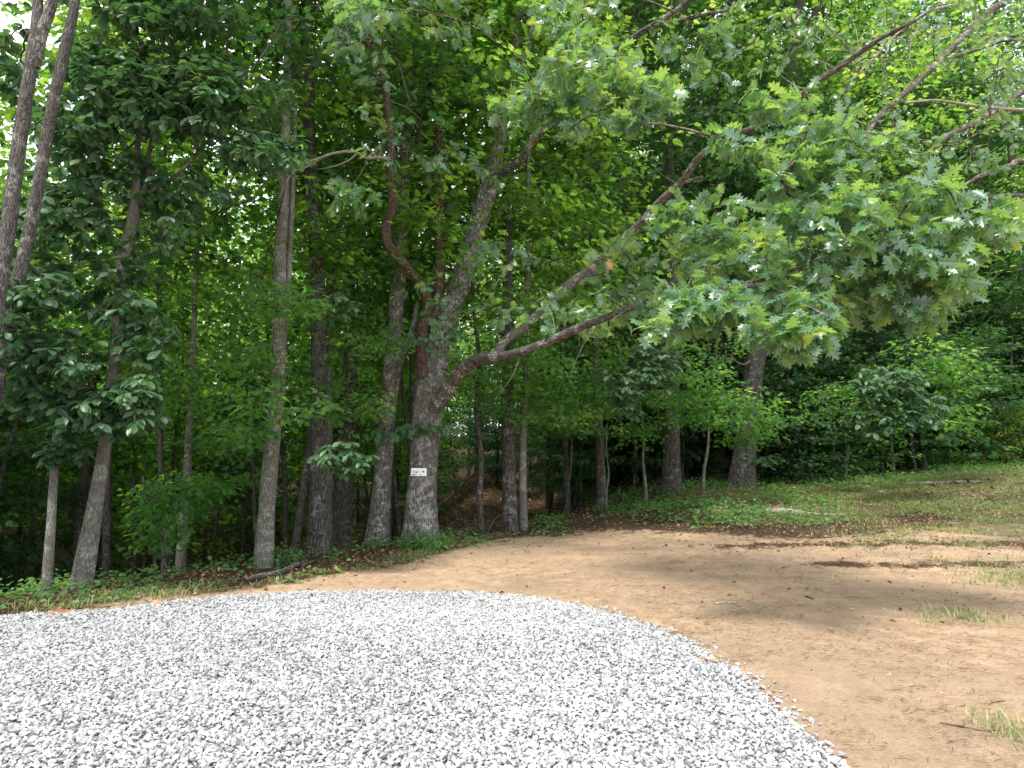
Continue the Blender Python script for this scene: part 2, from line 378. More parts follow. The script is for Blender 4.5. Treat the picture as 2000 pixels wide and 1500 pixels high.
M_LITTER = rnd_mat("dead_leaf", [(0, (.09, .045, .025)), (.5, (.20, .11, .06)), (1, (.38, .25, .15))], .8, 0)
M_STRAW = rnd_mat("straw", [(0, (.07, .045, .03)), (.65, (.18, .12, .075)), (1, (.50, .37, .24))], .85)

# ------------------------------------------------------------------ ground
def curve_from_px(pts):
    w_ = np.array([hit(*p)[:2] for p in pts]); o = np.argsort(w_[:, 0]); return w_[o, 0], w_[o, 1]
# where the bare dirt gives way to leaf litter and ground cover, as depth over X
CX = np.array([-30, -14, -9, -6.2, -5.0, -3.6, -2.6, -1.3, -.4, .6, 2.0, 3.2, 4.6, 6.5, 9.0, 14, 30])
CY = np.array([-12, 0.5, 4.3, 7.2, 8.1, 9.3, 10.4, 12.2, 14.0, 14.4, 14.5, 13.9, 12.9, 13.2, 14.2, 14.8, 15.])
def cover_edge(x): return np.interp(x, CX, CY)
WX = np.array([-30, -14, -9, -6.2, -5.0, -3.6, -2.6, -1.3, -.4, .6, 2.4, 4.3, 6.5, 10.3, 13, 18, 24, 60])
WY = np.array([-10.5, 2.0, 5.8, 8.7, 9.6, 10.8, 11.9, 13.7, 15.5, 16.5, 17.8, 18.6, 19.6, 20.6, 21.2, 22.0, 22., 22.])
def wood_edge(x): return np.interp(x, WX, WY)
GX = np.array([-16, -11, -8.3, -6.8, -5.2, -4.5, -3.7, -3.0, -2.2, -1.2, 0.0, .9, 1.35, 1.65, 1.78, 1.85, 1.86])
GY = np.array([4.2, 5.2, 6.0, 6.6, 7.0, 7.35, 7.8, 8.1, 8.28, 8.33, 8.2, 7.3, 6.3, 5.2, 4.4, 3.6, 2.4])
_gp = [hit(*p)[:2] for p in ((0, 1207), (170, 1199), (300, 1181), (450, 1166), (600, 1158), (750, 1157), (900, 1159), (1000, 1165), (1080, 1176), (1150, 1190), (1230, 1212), (1350, 1258), (1450, 1325), (1540, 1405), (1640, 1500))]
GRAVEL = np.array([(-16, 2.6), (-12, 4.0), (-8.5, 5.8)]+[tuple(p) for p in _gp]+[(1.62, 2.6), (1.3, 1.2), (.4, -.8), (-3, -3), (-16, -4)])
def in_poly(x, y, poly):
    c = np.zeros(np.shape(x), bool); j = len(poly)-1
    for i in range(len(poly)):
        xi, yi = poly[i]; xj, yj = poly[j]
        k = ((yi > y) != (yj > y)) & (x < (xj-xi)*(y-yi)/(yj-yi+1e-12)+xi); c ^= k; j = i
    return c
def poly_dist(x, y, poly):
    d = np.full(np.shape(x), 1e9)
    for i in range(len(poly)):
        a = poly[i]; b = poly[(i+1) % len(poly)]; e = b-a; t = np.clip(((x-a[0])*e[0]+(y-a[1])*e[1])/(e@e), 0, 1)
        d = np.minimum(d, np.hypot(x-a[0]-e[0]*t, y-a[1]-e[1]*t))
    return d
def axis(lo, a, b, hi, fine, g=1.12):
    m = list(np.arange(a, b, fine)); s = fine; x = m[-1]
    while x < hi: s *= g; x += s; m.append(x)
    s = fine; x = a; l = []
    while x > lo: s *= g; x -= s; l.append(x)
    return np.array(l[::-1]+m)
gx = axis(-420, -8, 9, 420, .075); gy = axis(-60, 2.2, 16, 700, .075, 1.07)
X, Y = np.meshgrid(gx, gy); Z = height(X, Y)
far = sst(90, 200, Y)+sst(60, 160, np.abs(X)); Z = Z*(1-np.clip(far, 0, 1)*.0)
gs = Geo(); ny, nx = X.shape
i = (np.arange(ny-1)[:, None]*nx+np.arange(nx-1)[None]).ravel()
gs.add(np.stack([X, Y, Z], -1).reshape(-1, 3), np.stack([i, i+1, i+nx+1, i+nx], -1).ravel(), np.full(len(i), 4), 0, None, None, True)
def make_ground_mat():
    m, nt = new_mat("ground")
    geo = nod(nt, "ShaderNodeNewGeometry"); pos = geo.outputs['Position']
    def noise(s, d=5., r=.6, vec=None):
        n = nod(nt, "ShaderNodeTexNoise", Scale=float(s), Detail=d, Roughness=r); nt.links.new(vec or pos, n.inputs['Vector']); return n.outputs[0]
    aL = nod(nt, "ShaderNodeAttribute", attribute_name='litter').outputs['Fac']
    aG = nod(nt, "ShaderNodeAttribute", attribute_name='green').outputs['Fac']
    aM = nod(nt, "ShaderNodeAttribute", attribute_name='dirt_dark').outputs['Fac']
    mpn = nod(nt, "ShaderNodeMapping"); mpn.inputs['Scale'].default_value = (.55, 1.6, 1); mpn.inputs['Rotation'].default_value = (0, 0, .12); nt.links.new(pos, mpn.inputs[0])
    st = mpn.outputs[0]
    big = noise(.55, 4); mid = noise(3.4, 9, .74); fine = noise(42, 6, .8); vf = noise(110, 3, .7)
    dirt = ramp(nt, mid, [(.32, (.33, .215, .13)), (.5, (.52, .355, .225)), (.66, (.66, .50, .35))])
    dirt = mixc(nt, ramp(nt, big, [(.4, (0, 0, 0)), (.62, (.75,)*3)]), dirt, (.45, .325, .215))
    speck = ramp(nt, fine, [(.36, (1, 1, 1)), (.47, (0, 0, 0))])
    dirt = mixc(nt, math_(nt, 'MULTIPLY', speck, .75), dirt, (.24, .155, .10))
    dirt = mixc(nt, math_(nt, 'MULTIPLY', ramp(nt, vf, [(.55, (0, 0, 0)), (.7, (1, 1, 1))]), .3), dirt, (.76, .60, .44))
    drk = math_(nt, 'MULTIPLY', aM, ramp(nt, noise(1.6, 6, .65, st), [(.36, (0, 0, 0)), (.6, (1, 1, 1))]))
    dirt = mixc(nt, drk, dirt, (.24, .165, .115))
    lit = ramp(nt, noise(26, 6, .8), [(.3, (.022, .014, .010)), (.5, (.07, .042, .027)), (.7, (.15, .095, .06))])
    lf = ramp(nt, math_(nt, 'ADD', aL, math_(nt, 'MULTIPLY', math_(nt, 'SUBTRACT', noise(3.2, 7, .7), .5), 1.6)), [(.40, (0, 0, 0)), (.62, (1, 1, 1))])
    col = mixc(nt, lf, dirt, lit)
    gr = ramp(nt, noise(30, 5, .75), [(.3, (.06, .055, .03)), (.55, (.14, .15, .06)), (.75, (.24, .22, .11))])
    gf = ramp(nt, math_(nt, 'ADD', aG, math_(nt, 'MULTIPLY', math_(nt, 'SUBTRACT', noise(2.6, 7, .72), .5), 1.1)), [(.45, (0, 0, 0)), (.75, (1, 1, 1))])
    col = mixc(nt, math_(nt, 'MULTIPLY', gf, .85), col, gr)
    p = nod(nt, "ShaderNodeBsdfPrincipled", Roughness=.95); p.inputs['Specular IOR Level'].default_value = .15
    nt.links.new(col, p.inputs['Base Color'])
    hh = math_(nt, 'ADD', math_(nt, 'MULTIPLY', mid, 1.2), math_(nt, 'MULTIPLY', fine, .9))
    b = nod(nt, "ShaderNodeBump", Strength=1., Distance=.035); nt.links.new(hh, b.inputs['Height']); nt.links.new(b.outputs[0], p.inputs['Normal'])
    o = nod(nt, "ShaderNodeOutputMaterial"); nt.links.new(p.outputs[0], o.inputs[0]); return m
me = gs.mesh("ground", [make_ground_mat()])
ce = cover_edge(X); e = Y-ce
lit = sst(-2.0, .6, e)*.97
trail = np.exp(-((X-(-.9-(Y-16)*.02))/.8)**2)*sst(14, 16, Y)*(1-sst(36, 42, Y))
lit = lit*(1-.32*trail)
lit = np.maximum(lit, .62*np.exp(-((Y-10.2)/.35)**2)*sst(3.2, 5, X)); lit = np.maximum(lit, .6*np.exp(-((Y-11.7)/.4)**2)*sst(2.2, 4, X))
green = sst(-.4, 1.2, e)*sst(2, 5, X)*(1-sst(6, 9, e))*.8
green = np.maximum(green, sst(5.5, 10, X)*sst(6.5, 11, Y)*.72*(1-sst(20, 26, Y)))
green = np.maximum(green, .35*sst(3, 6, X)*sst(8, 12, Y)*(1-sst(20, 26, Y)))
dirt_dark = sst(7.0, 8.4, Y+.15*X)*(1-sst(4.5, 12, X-.0*Y)*.4)*sst(.5, 2.5, X+.25*(Y-8))*.36  # darker dirt in noisy patches, right of and beyond the gravel
for nm, arr in (('litter', lit), ('green', green), ('dirt_dark', dirt_dark)):
    a = me.attributes.new(nm, 'FLOAT', 'POINT'); a.data.foreach_set('value', arr.astype(np.float32).ravel())
tag(link("ground", me), kind='structure')

# gravel bed (dark grey sheet under the stones) and the loose stones
rng = np.random.default_rng(11)
gb = Geo(); bx_ = np.arange(-16, 2.4, .12); by_ = np.arange(-4, 8.8, .12)
BX, BY = np.meshgrid(bx_, by_); inside = in_poly(BX, BY, GRAVEL); dist = poly_dist(BX, BY, GRAVEL)
BZ = height(BX, BY)+np.where(inside, np.minimum(.028, .004+dist*.1), -.06)
nyb, nxb = BX.shape; ii = (np.arange(nyb-1)[:, None]*nxb+np.arange(nxb-1)[None]).ravel()
keep = (inside.ravel()[ii] | inside.ravel()[ii+1] | inside.ravel()[ii+nxb] | inside.ravel()[ii+nxb+1]); ii = ii[keep]
gb.add(np.stack([BX, BY, BZ], -1).reshape(-1, 3), np.stack([ii, ii+1, ii+nxb+1, ii+nxb], -1).ravel(), np.full(len(ii), 4), 0, None, None, True)
gm = plain("gravel_base", (.22, .22, .23), .95, .5, 60)
tag(link("gravel_bed", gb.mesh("gravel_bed", [gm])), kind='structure')
def hull_stone(r):
    import bmesh
    bm = bmesh.new(); n = 11
    pts = norm(r.normal(size=(n, 3)))*(.8+.3*r.random((n, 1)))
    for p_ in pts: bm.verts.new(p_)
    h = bmesh.ops.convex_hull(bm, input=bm.verts[:])
    bm.verts.ensure_lookup_table()
    for v_ in [v_ for v_ in bm.verts if not v_.link_faces]: bm.verts.remove(v_)
    bmesh.ops.bevel(bm, geom=bm.edges[:], offset=.1, segments=1, affect='EDGES', profile=.5) if r.random() < -1 else None
    bm.verts.index_update(); V = np.array([v_.co[:] for v_ in bm.verts]); Fc = [[v_.index for v_ in f.verts] for f in bm.faces]; bm.free(); return V, Fc
stones = [hull_stone(rng) for _ in range(14)]
def rot_random(r, n, tilt=1.):
    ax = norm(r.normal(size=(n, 3))*np.array([tilt, tilt, 1])); an = r.random(n)*2*np.pi
    c = np.cos(an)[:, None, None]; s = np.sin(an)[:, None, None]; I = np.eye(3)[None]
    K = np.zeros((n, 3, 3)); K[:, 0, 1] = -ax[:, 2]; K[:, 0, 2] = ax[:, 1]; K[:, 1, 0] = ax[:, 2]; K[:, 1, 2] = -ax[:, 0]; K[:, 2, 0] = -ax[:, 1]; K[:, 2, 1] = ax[:, 0]
    return I+s*K+(1-c)*(K@K)
gg = Geo()
sp = .0238
qx = np.arange(-9.5, 2.3, sp); qy = np.arange(1.6, 8.7, sp); QX, QY = np.meshgrid(qx, qy)
QX = (QX+rng.uniform(-.55, .55, QX.shape)*sp).ravel(); QY = (QY+rng.uniform(-.55, .55, QY.shape)*sp).ravel()
dq = poly_dist(QX, QY, GRAVEL); k = in_poly(QX, QY, GRAVEL) | (dq < .09*rng.random(QX.shape)**2*np.clip(.5+2*vnoise(QX, QY, 2.2), 0, 1)+.005)
k &= np.abs(QX) < QY*.80+1.2
# thin out to the left where only a second view would look
QX, QY, dq = QX[k], QY[k], dq[k]
# a few strays on the dirt
ns = 240; tt = rng.random(ns); gi = rng.integers(8, len(GRAVEL)-6, ns); A_ = GRAVEL[gi]; B_ = GRAVEL[gi+1]
SX = A_[:, 0]+(B_-A_)[:, 0]*tt+np.abs(rng.normal(size=ns))*.09; SY = A_[:, 1]+(B_-A_)[:, 1]*tt+np.abs(rng.normal(size=ns))*.08
QX = np.append(QX, SX); QY = np.append(QY, SY); dq = np.append(dq, np.zeros(ns))
n = len(QX); which = rng.integers(0, len(stones), n)
size = .0100+.0085*rng.random(n)**1.3+.010*(rng.random(n) < .12)*rng.random(n); cr = np.clip(rng.normal(.52, .26, n)+.25*vnoise(QX, QY, .8), 0, 1)
zc = height(QX, QY)+np.where(dq > .001, np.minimum(.028, .004+dq*.1), 0)+size*.35+np.abs(rng.normal(size=n))*.006
asp = np.stack([1.25+.35*rng.random(n), .85+.3*rng.random(n), .55+.3*rng.random(n)], -1)
Rm = rot_random(rng, n, .35)
for s_i, (V, Fc) in enumerate(stones):
    q = np.nonzero(which == s_i)[0]
    if not len(q): continue
    VV = V[None]*asp[q][:, None]*size[q][:, None, None]
    VV = np.einsum('nij,nvj->nvi', Rm[q], VV)+np.stack([QX[q], QY[q], zc[q]], -1)[:, None]
    lt = np.concatenate([np.array(f) for f in Fc]); ct = np.array([len(f) for f in Fc])
    gg.add(VV.reshape(-1, 3), (lt[None]+np.arange(len(q))[:, None]*len(V)).ravel(), np.tile(ct, len(q)), 0, np.repeat(cr[q], len(V)))
o = link("gravel", gg.mesh("gravel", [M_STONE])); tag(o, 'loose pale grey crushed stone spread over the parking pad', 'gravel', kind='stuff')

gp = Geo(); rp_ = np.random.default_rng(14); n = 1500
PX_ = rp_.uniform(-6, 10, n); PY_ = rp_.uniform(2.8, 14, n); k = ~in_poly(PX_, PY_, GRAVEL) & (PY_ < cover_edge(PX_)); PX_, PY_ = PX_[k], PY_[k]; n = len(PX_)
ps_ = .004+.012*rp_.random(n)**3; Rp = rot_random(rp_, n, .4); wh = rp_.integers(0, len(stones), n)
for s_i, (V, Fc) in enumerate(stones):
    q = np.nonzero(wh == s_i)[0]
    VV = np.einsum('nij,nvj->nvi', Rp[q], V[None]*np.array([1.2, 1, .6])*ps_[q][:, None, None])+np.stack([PX_[q], PY_[q], height(PX_[q], PY_[q])+ps_[q]*.15], -1)[:, None]
    lt = np.concatenate([np.array(f) for f in Fc]); ct = np.array([len(f) for f in Fc])
    gp.add(VV.reshape(-1, 3), (lt[None]+np.arange(len(q))[:, None]*len(V)).ravel(), np.tile(ct, len(q)), 0, np.repeat(rp_.random(len(q)), len(V)))
tag(link("pebbles", gp.mesh("pebbles", [rnd_mat("dirt_pebble", [(0, (.16, .10, .07)), (.6, (.38, .26, .17)), (1, (.6, .52, .44))], .9, 60, .4)])), 'small brown pebbles pressed into the bare dirt', 'pebbles', kind='stuff')

# ------------------------------------------------------------------ litter, straw, herbs, grass (stuff)
def on_ground(x, y, dz=0): return np.stack([x, y, height(x, y)+dz], -1)
def sample(n, x0, x1, y0, y1, dens, r):
    x = r.uniform(x0, x1, n); y = r.uniform(y0, y1, n); k = r.random(n) < dens(x, y)
    k &= ~in_poly(x, y, GRAVEL); return x[k], y[k]
r = np.random.default_rng(21)
g = Geo()
def dlit(x, y):
    e_ = y-cover_edge(x)
    d = np.exp(-np.maximum(0, -e_)/.7)*(1-.5*sst(0, 3, e_))*.9
    d = np.maximum(d, .85*np.exp(-((y-10.2)/.3)**2)*sst(3.2, 5, x)*np.clip(.5+3*vnoise(x, y, .9), 0, 1)); d = np.maximum(d, .8*np.exp(-((y-11.7)/.4)**2)*sst(2.2, 4, x))
    d = np.maximum(d, .9*np.exp(-(((x-3.2)/1.3)**2+((y-15.1)/.5)**2)))
    return np.maximum(d, .035)*np.clip(.75+1.5*vnoise(x, y, 1.7), .1, 1)
x, y = sample(60000, -9, 14, 6.5, 19, dlit, r); n = len(x)
leaves(g, T_SIMPLE, on_ground(x, y, .008+.02*r.random(n)), np.c_[r.normal(size=(n, 2)), r.normal(size=n)*.25], UP+r.normal(size=(n, 3))*.5, .03+.045*r.random(n), r.random(n), 0)
x, y = sample(30000, -16, 16, 16, 42, lambda x, y: .6, r); n = len(x)
leaves(g, T_SIMPLE, on_ground(x, y, .015), np.c_[r.normal(size=(n, 2)), r.normal(size=n)*.3], UP+r.normal(size=(n, 3))*.5, .07+.07*r.random(n), r.random(n), 0)
tag(link("leaf_litter", g.mesh("leaf_litter", [M_LITTER])), 'brown fallen leaves scattered along the edge of the woods', 'leaf litter', kind='stuff')
g = Geo()
def dstraw(x, y):
    return np.clip(.5+1.6*vnoise(x, y, 1.1)+.9*vnoise(x, y, 3.3), .05, 1)*np.where(y-cover_edge(x) > .6, .3, 1)
x, y = sample(230000, -7, 11, 2.6, 15, dstraw, r); kk = r.random(len(x)) < np.clip(1.25-y*.06, .3, 1); x, y = x[kk], y[kk]; n = len(x)
az = r.normal(size=n)*.7+np.where(r.random(n) < .5, 0, np.pi); ln = .02+.05*r.random(n)**2+.09*(r.random(n) < .08)
d_ = np.c_[np.cos(az), np.sin(az)*.9, r.normal(size=n)*.12]
leaves(g, T_BLADE, on_ground(x, y, .006+.010*r.random(n)), d_, UP+r.normal(size=(n, 3))*.4, ln, r.random(n)**1.7, 0, wide=(.8+.6*r.random(n))*np.minimum(1, .055/ln))
tag(link("straw", g.mesh("straw", [M_STRAW])), 'dry straw and needle bits trodden into the tan dirt', 'straw', kind='stuff')
# low green plants
g = Geo()
FL = [hit(*p)[:2] for p in ((478, 1137), (505, 1132), (540, 1126), (570, 1118), (600, 1110))]
def dherb(x, y):
    e_ = y-cover_edge(x); d = sst(-1.1, .1, e_)*np.exp(-np.maximum(0, e_-.6)/1.6)
    rgt = sst(1.6, 3.2, x)*sst(-.4, .8, e_)*(1-sst(7, 12, e_)*.7)
    d = np.where(x < 1.2, d*np.clip(.85+2.6*vnoise(x, y, .8)+vnoise(x, y, 2.3), .05, 1), rgt*np.clip(.6+2.*vnoise(x, y, .6)+vnoise(x, y, 2.3), .05, 1))
    d *= np.where(x > 5, 1-(1-(.22+.78*sst(2.5, 6.5, e_)))*sst(5, 8, x), 1)
    d *= 1-.95*np.exp(-((x+.2)/.9)**2)*(y > 12.4)
    for bx0, by0 in FL: d = d*(1-.95*np.exp(-(((x-bx0)/.28)**2+((y-by0)/.3)**2)))
    oakfoot = np.exp(-(((x+1.9)/1.0)**2+((y-12.9)/.7)**2))
    return np.maximum(d, oakfoot)
x, y = sample(52000, -9.5, 24, 6.2, 24, dherb, r); n = len(x)
hgt = (.05+.16*r.random(n)**1.6)*np.where(y-cover_edge(x) > .2, 1.25, .6)
for kk in range(3):
    a = r.random(n)*6.28; ps = on_ground(x, y, 0); ps[:, :2] += np.c_[np.cos(a), np.sin(a)]*.045*(kk+.3); ps[:, 2] += hgt*(.5+.25*kk)
    leaves(g, T_OVATE if kk else T_MAPLE, ps, np.c_[np.cos(a), np.sin(a), -.1+r.normal(size=n)*.2], UP+r.normal(size=(n, 3))*.4, .045+.055*r.random(n), r.random(n), 0, wide=np.full(n, 1.3))
tag(link("ground_cover", g.mesh("ground_cover", [M_HERB])), 'low green leafy weeds growing along the edge of the woods', 'ground cover', kind='stuff')
g = Geo()
def dgrass(x, y):
    e_ = y-cover_edge(x)
    base = sst(4.5, 9, x)*sst(6.5, 10.5, y)*np.clip(.5+1.8*vnoise(x, y, .9)+1.2*vnoise(x, y, 2.6), 0, 1)*(.35+.65*sst(8.5, 12, y))
    base = np.maximum(base, np.where(x < 0, .75*np.exp(-((e_+.25)/.55)**2)*np.clip(.5+2*vnoise(x, y, 1.1)+vnoise(x, y, 3.), 0, 1), 0))
    for (cx_, cy_, rx_, ry_, a_) in PATCH: base = np.maximum(base, a_*np.exp(-(((x-cx_)/rx_)**2+((y-cy_)/ry_)**2)))
    return base
PATCH = []
for (px, py, rx_, ry_, a_) in ((1885, 1205, .30, .28, .9), (1810, 1212, .16, .2, .5), (1990, 1135, .45, .5, 1.), (1740, 1055, .6, .35, .6), (1890, 1065, .5, .3, .6), (1665, 1068, .35, .2, .5),
                               (1985, 1440, .14, .25, .9), (1615, 1125, .3, .3, .15), (1840, 1090, .4, .3, .25)):
    h_ = hit(px, py); PATCH.append((h_[0], h_[1], rx_, ry_, a_))
x, y = sample(1050000, -9, 20, 3.0, 21, dgrass, r); n = len(x)
a = r.random(n)*6.28
leaves(g, T_BLADE, on_ground(x, y, -.005), np.c_[np.cos(a)*.8, np.sin(a)*.8, .2+.9*r.random(n)], np.c_[-np.cos(a), -np.sin(a), np.full(n, .4)], .04+.09*r.random(n)**1.5+.07*(y < 9)*r.random(n), r.random(n), 0, wide=.5+.4*r.random(n)+.6*(y > 9))
tag(link("grass", g.mesh("grass", [M_GRASS])), 'sparse green and straw coloured grass tufts on the right of the dirt', 'grass', kind='stuff')

# ------------------------------------------------------------------ generic forest tree variants
MATS_MAPLE = [B_WOOD, M_MAPLE]; MATS_CAN = [B_WOOD, M_CANOPY]; MATS_CAN2 = [B_WOOD, M_CANOPY_SHADED]
def variant_canopy(seed, H, r0, crown_lo, crown_r, ntar, nleaf, lsize, mats, lobed=True):
    r = np.random.default_rng(seed)
    zz = np.linspace(-.3, H*.93, 14); wob = np.cumsum(r.normal(size=(14, 2)), 0)*.10*np.linspace(0, 1, 14)[:, None]
    lean = r.normal(size=2)*.02
    pts = np.c_[wob+zz[:, None]*lean, zz]; rad = r0*np.interp(zz/H, [0, .05, .5, 1], [1.15, 1, .62, .08])
    pp = catmull(np.c_[pts, rad], .35)
    gt = Geo(); tube(gt, pp[:, :3], pp[:, 3], 12, 0, 0, .06, seed, True)
    sk = pp[(pp[:, 2] > crown_lo*.8)][:, :3]
    # targets in a handful of sub-crowns
    T = []
    nl = 16
    for j in range(nl):
        zc = crown_lo+(H-crown_lo)*(j+.5)/nl; f = math.sin(math.pi*min(1, .22+.78*(j+.5)/nl))**.6
        a = j*2.4+r.normal()*.4; rr = crown_r*f*.62
        c = np.array([math.cos(a)*rr, math.sin(a)*rr, zc]); m = ntar//nl
        q = r.normal(size=(m, 3))*np.array([crown_r*.30, crown_r*.30, (H-crown_lo)*.045+.35])+c
        T.append(q)
    T = np.vstack(T)
    ch, d = grow(sk, T, r, .5, .1, .006, .45, .06)
    gc = Geo()
    for p_, r_ in ch: tube(gc, p_, r_, 4, 0, cap=False, seed=seed)
    spray_maple(gc, T, d, r, lsize, nleaf, .6, 1, T_MAPLE if lobed else T_SIMPLE, .13, .42, .4)
    # bare dead twigs on the lower trunk
    for j in range(9):
        z0 = 2.2+j*.6+r.random()*.4
        if z0 > crown_lo: break
        a = r.random()*6.28; ln = .5+r.random()*1.1; b0 = pp[np.argmin(np.abs(pp[:, 2]-z0)), :3]
        e_ = b0+np.array([math.cos(a), math.sin(a), .15+.3*r.random()])*ln
        tube(gc, [b0, (b0+e_)/2+r.normal(size=3)*.06, e_], [.014, .009, .003], 4, 0, cap=False)
    return gt.mesh("canopy_trunk", mats), gc.mesh("canopy_crown", mats), H
def variant_under(seed, H, r0, lo, cr, nlay, per, lsize, nleaf, mats, T=T_MAPLE, rad=.36, style='maple'):
    r = np.random.default_rng(seed)
    zz = np.linspace(-.2, H*.9, 10); wob = np.cumsum(r.normal(size=(10, 2)), 0)*.07*np.linspace(0, 1, 10)[:, None]; lean = r.normal(size=2)*.06
    rad_ = r0*np.interp(zz/H, [0, .05, .5, 1], [1.2, 1, .6, .15]); pp = catmull(np.c_[wob+zz[:, None]*lean, zz, rad_], .25)
    gt = Geo(); tube(gt, pp[:, :3], pp[:, 3], 8, 0, 0, .05, seed, True)
    Tg = []
    for j in range(nlay):
        z0 = lo+(H-lo)*(j+.3)/nlay+r.normal()*.1; a0 = r.random()*6.28; f = (1-.75*((j+.5)/nlay)**2)
        for b in range(4):
            a = a0+b*1.57+r.normal()*.35; ln = cr*f*(.5+.6*r.random())
            m = max(2, int(per*ln/cr)); u = (np.arange(m)+.5)/m*ln+r.normal(size=m)*.08
            lat = r.normal(size=m)*.24*(.35+u/ln)*cr*.6
            x_ = np.cos(a)*u-np.sin(a)*lat; y_ = np.sin(a)*u+np.cos(a)*lat; z_ = z0+.22*u-.10*u*u/cr+r.normal(size=m)*.07
            Tg.append(np.c_[x_, y_, z_]+np.r_[lean*z0, 0])
    Tg = np.vstack(Tg); sk = pp[pp[:, 2] > lo*.6][:, :3]
    ch, d = grow(sk, Tg, r, .3, .05, .0028, .45, .05)
    gc = Geo()
    for p_, r_ in ch: tube(gc, p_, r_, 4, 0, cap=False, seed=seed)
    if style == 'maple': spray_maple(gc, Tg, d, r, lsize, nleaf, rad, 1, T, .05, .3)
    else: spray_big(gc, Tg, d, r, lsize, nleaf, 1)
    return gt.mesh("sapling_trunk", mats), gc.mesh("sapling_crown", mats), H
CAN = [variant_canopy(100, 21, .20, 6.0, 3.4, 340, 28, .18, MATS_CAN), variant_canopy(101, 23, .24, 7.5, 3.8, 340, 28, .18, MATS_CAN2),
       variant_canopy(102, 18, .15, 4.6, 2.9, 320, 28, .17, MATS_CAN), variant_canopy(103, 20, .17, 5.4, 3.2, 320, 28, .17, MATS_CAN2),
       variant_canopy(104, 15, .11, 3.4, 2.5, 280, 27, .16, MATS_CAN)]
UNDH = [variant_under(220, 9.5, .07, 4.3, 2.5, 9, 9, .135, 13, MATS_MAPLE), variant_under(221, 12, .08, 5.0, 2.7, 11, 9, .14, 13, MATS_MAPLE), variant_under(222, 8.0, .06, 4.0, 2.2, 7, 8, .13, 13, [B_WOOD, M_CANOPY_SHADED])]
UNDD = [variant_under(230, 7.5, .06, 1.2, 2.5, 11, 8, .135, 13, [B_WOOD, M_CANOPY_SHADED]), variant_under(231, 9.5, .07, 1.8, 2.6, 12, 8, .14, 13, [B_WOOD, M_CANOPY_SHADED])]
UND = [variant_under(200, 6.5, .05, 1.6, 2.3, 9, 8, .135, 13, MATS_MAPLE), variant_under(201, 8.5, .07, 2.2, 2.6, 11, 8, .135, 13, MATS_MAPLE),
       variant_under(202, 4.6, .035, 1.1, 1.7, 7, 6, .125, 13, MATS_MAPLE), variant_under(203, 10.5, .08, 2.8, 2.7, 13, 8, .14, 13, MATS_MAPLE),
       variant_under(204, 5.5, .04, 1.3, 1.9, 8, 6, .17, 7, [B_WOOD, M_BIGLEAF], style='big')]
def place(v, x, y, name, label, cat, group, s=1., rz=0., lean=0., rng_=None):
    tm, cm, H = v
    z = float(height(x, y))
    o = empty(name, (x, y, z), label, cat, group); o.rotation_euler = (lean, 0, rz); o.scale = (s, s, s)
    link("trunk", tm, o); link("crown", cm, o)
    return o
r = np.random.default_rng(31)
def ang(px, Y_): return (px-1000)/F_PX*Y_
# tall trees filling the woods behind the edge
pts = []
tries = 0
while len(pts) < 118 and tries < 40000:
    tries += 1
    y = 14.5+(80-14.5)*r.random()**.75; x = r.uniform(-1, 1)*(.86*y+7)
    if y < wood_edge(x)+(.6 if x < 7 else 4.5): continue
    pxx = 1000+F_PX*x/y
    if -.07*y-.6 < x < .0*y+.5 and y < 36: continue
    if pxx < 280 and 12 < y < 42 and r.random() < .6: continue
    if x < 1 and y < 36 and r.random() < .5: continue
    mind = (2.5+y*.048)*(1.25 if x < 4 and y > 34 else 1)
    if all((x-a)**2+(y-b)**2 > mind*mind for a, b in pts): pts.append((x, y))
pts += [(-13.5, 6), (-17, 10), (27, 24), (-21, 3), (-12.5, 10), (-15.5, 14), (-20, 15), (-24, 20), (-19, 20), (-25, 12), (-28, 27), (-23, 27), (10, 26), (15.5, 27), (21, 27), (14, 31), (18.5, 34), (23, 32), (12, 37), (20, 41), (27, 37), (9, 33)]  # the far left ones stand out of view, added to block side light
for (x, y) in pts:
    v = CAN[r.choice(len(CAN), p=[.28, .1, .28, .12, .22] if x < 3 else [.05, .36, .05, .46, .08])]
    if y < 26: lab, gr_ = 'slender grey barked forest tree standing in the woods behind the front row of trunks', 'tall trees in the woods'
    else: lab, gr_ = 'tall leafy tree far back in the woods behind the maples', 'tall trees far back in the woods'
    place(v, x, y, "forest_tree", lab, 'tree', gr_, .85+.3*r.random(), r.random()*6.28)
# bushy saplings walling the right hand edge
SHR = [variant_under(210, 3.4, .03, .35, 1.5, 8, 6, .12, 15, MATS_MAPLE), variant_under(211, 2.4, .025, .2, 1.2, 6, 6, .11, 14, [B_WOOD, M_CANOPY_SHADED]),
       variant_under(212, 5.0, .04, .5, 1.8, 10, 7, .13, 15, [B_WOOD, M_CANOPY_SHADED])]
shr = []; tries = 0
while len(shr) < 105 and tries < 9000:
    tries += 1
    x = r.uniform(1.8, 24); y = wood_edge(x)+.3+7*r.random()**1.6
    if x < 7 and y < wood_edge(x)+2.0: continue
    if all((x-a)**2+(y-b)**2 > 1.0**2 for a, b in shr): shr.append((x, y))
for (x, y) in shr:
    place(SHR[r.choice(3, p=[.3, .15, .55])], x, y, "bushy_sapling", 'bushy dark green sapling in the leafy wall along the right hand edge of the woods', 'sapling', 'bushy saplings along the right hand edge of the woods', .75+.6*r.random(), r.random()*6.28)
shr = []; tries = 0
while len(shr) < 95 and tries < 9000:
    tries += 1
    y = r.uniform(27, 62); x = r.uniform(-.9, .85)*y
    if x < 1 and y < 26+r.random()*8: continue
    if all((x-a)**2+(y-b)**2 > 3.2**2 for a, b in shr): shr.append((x, y))
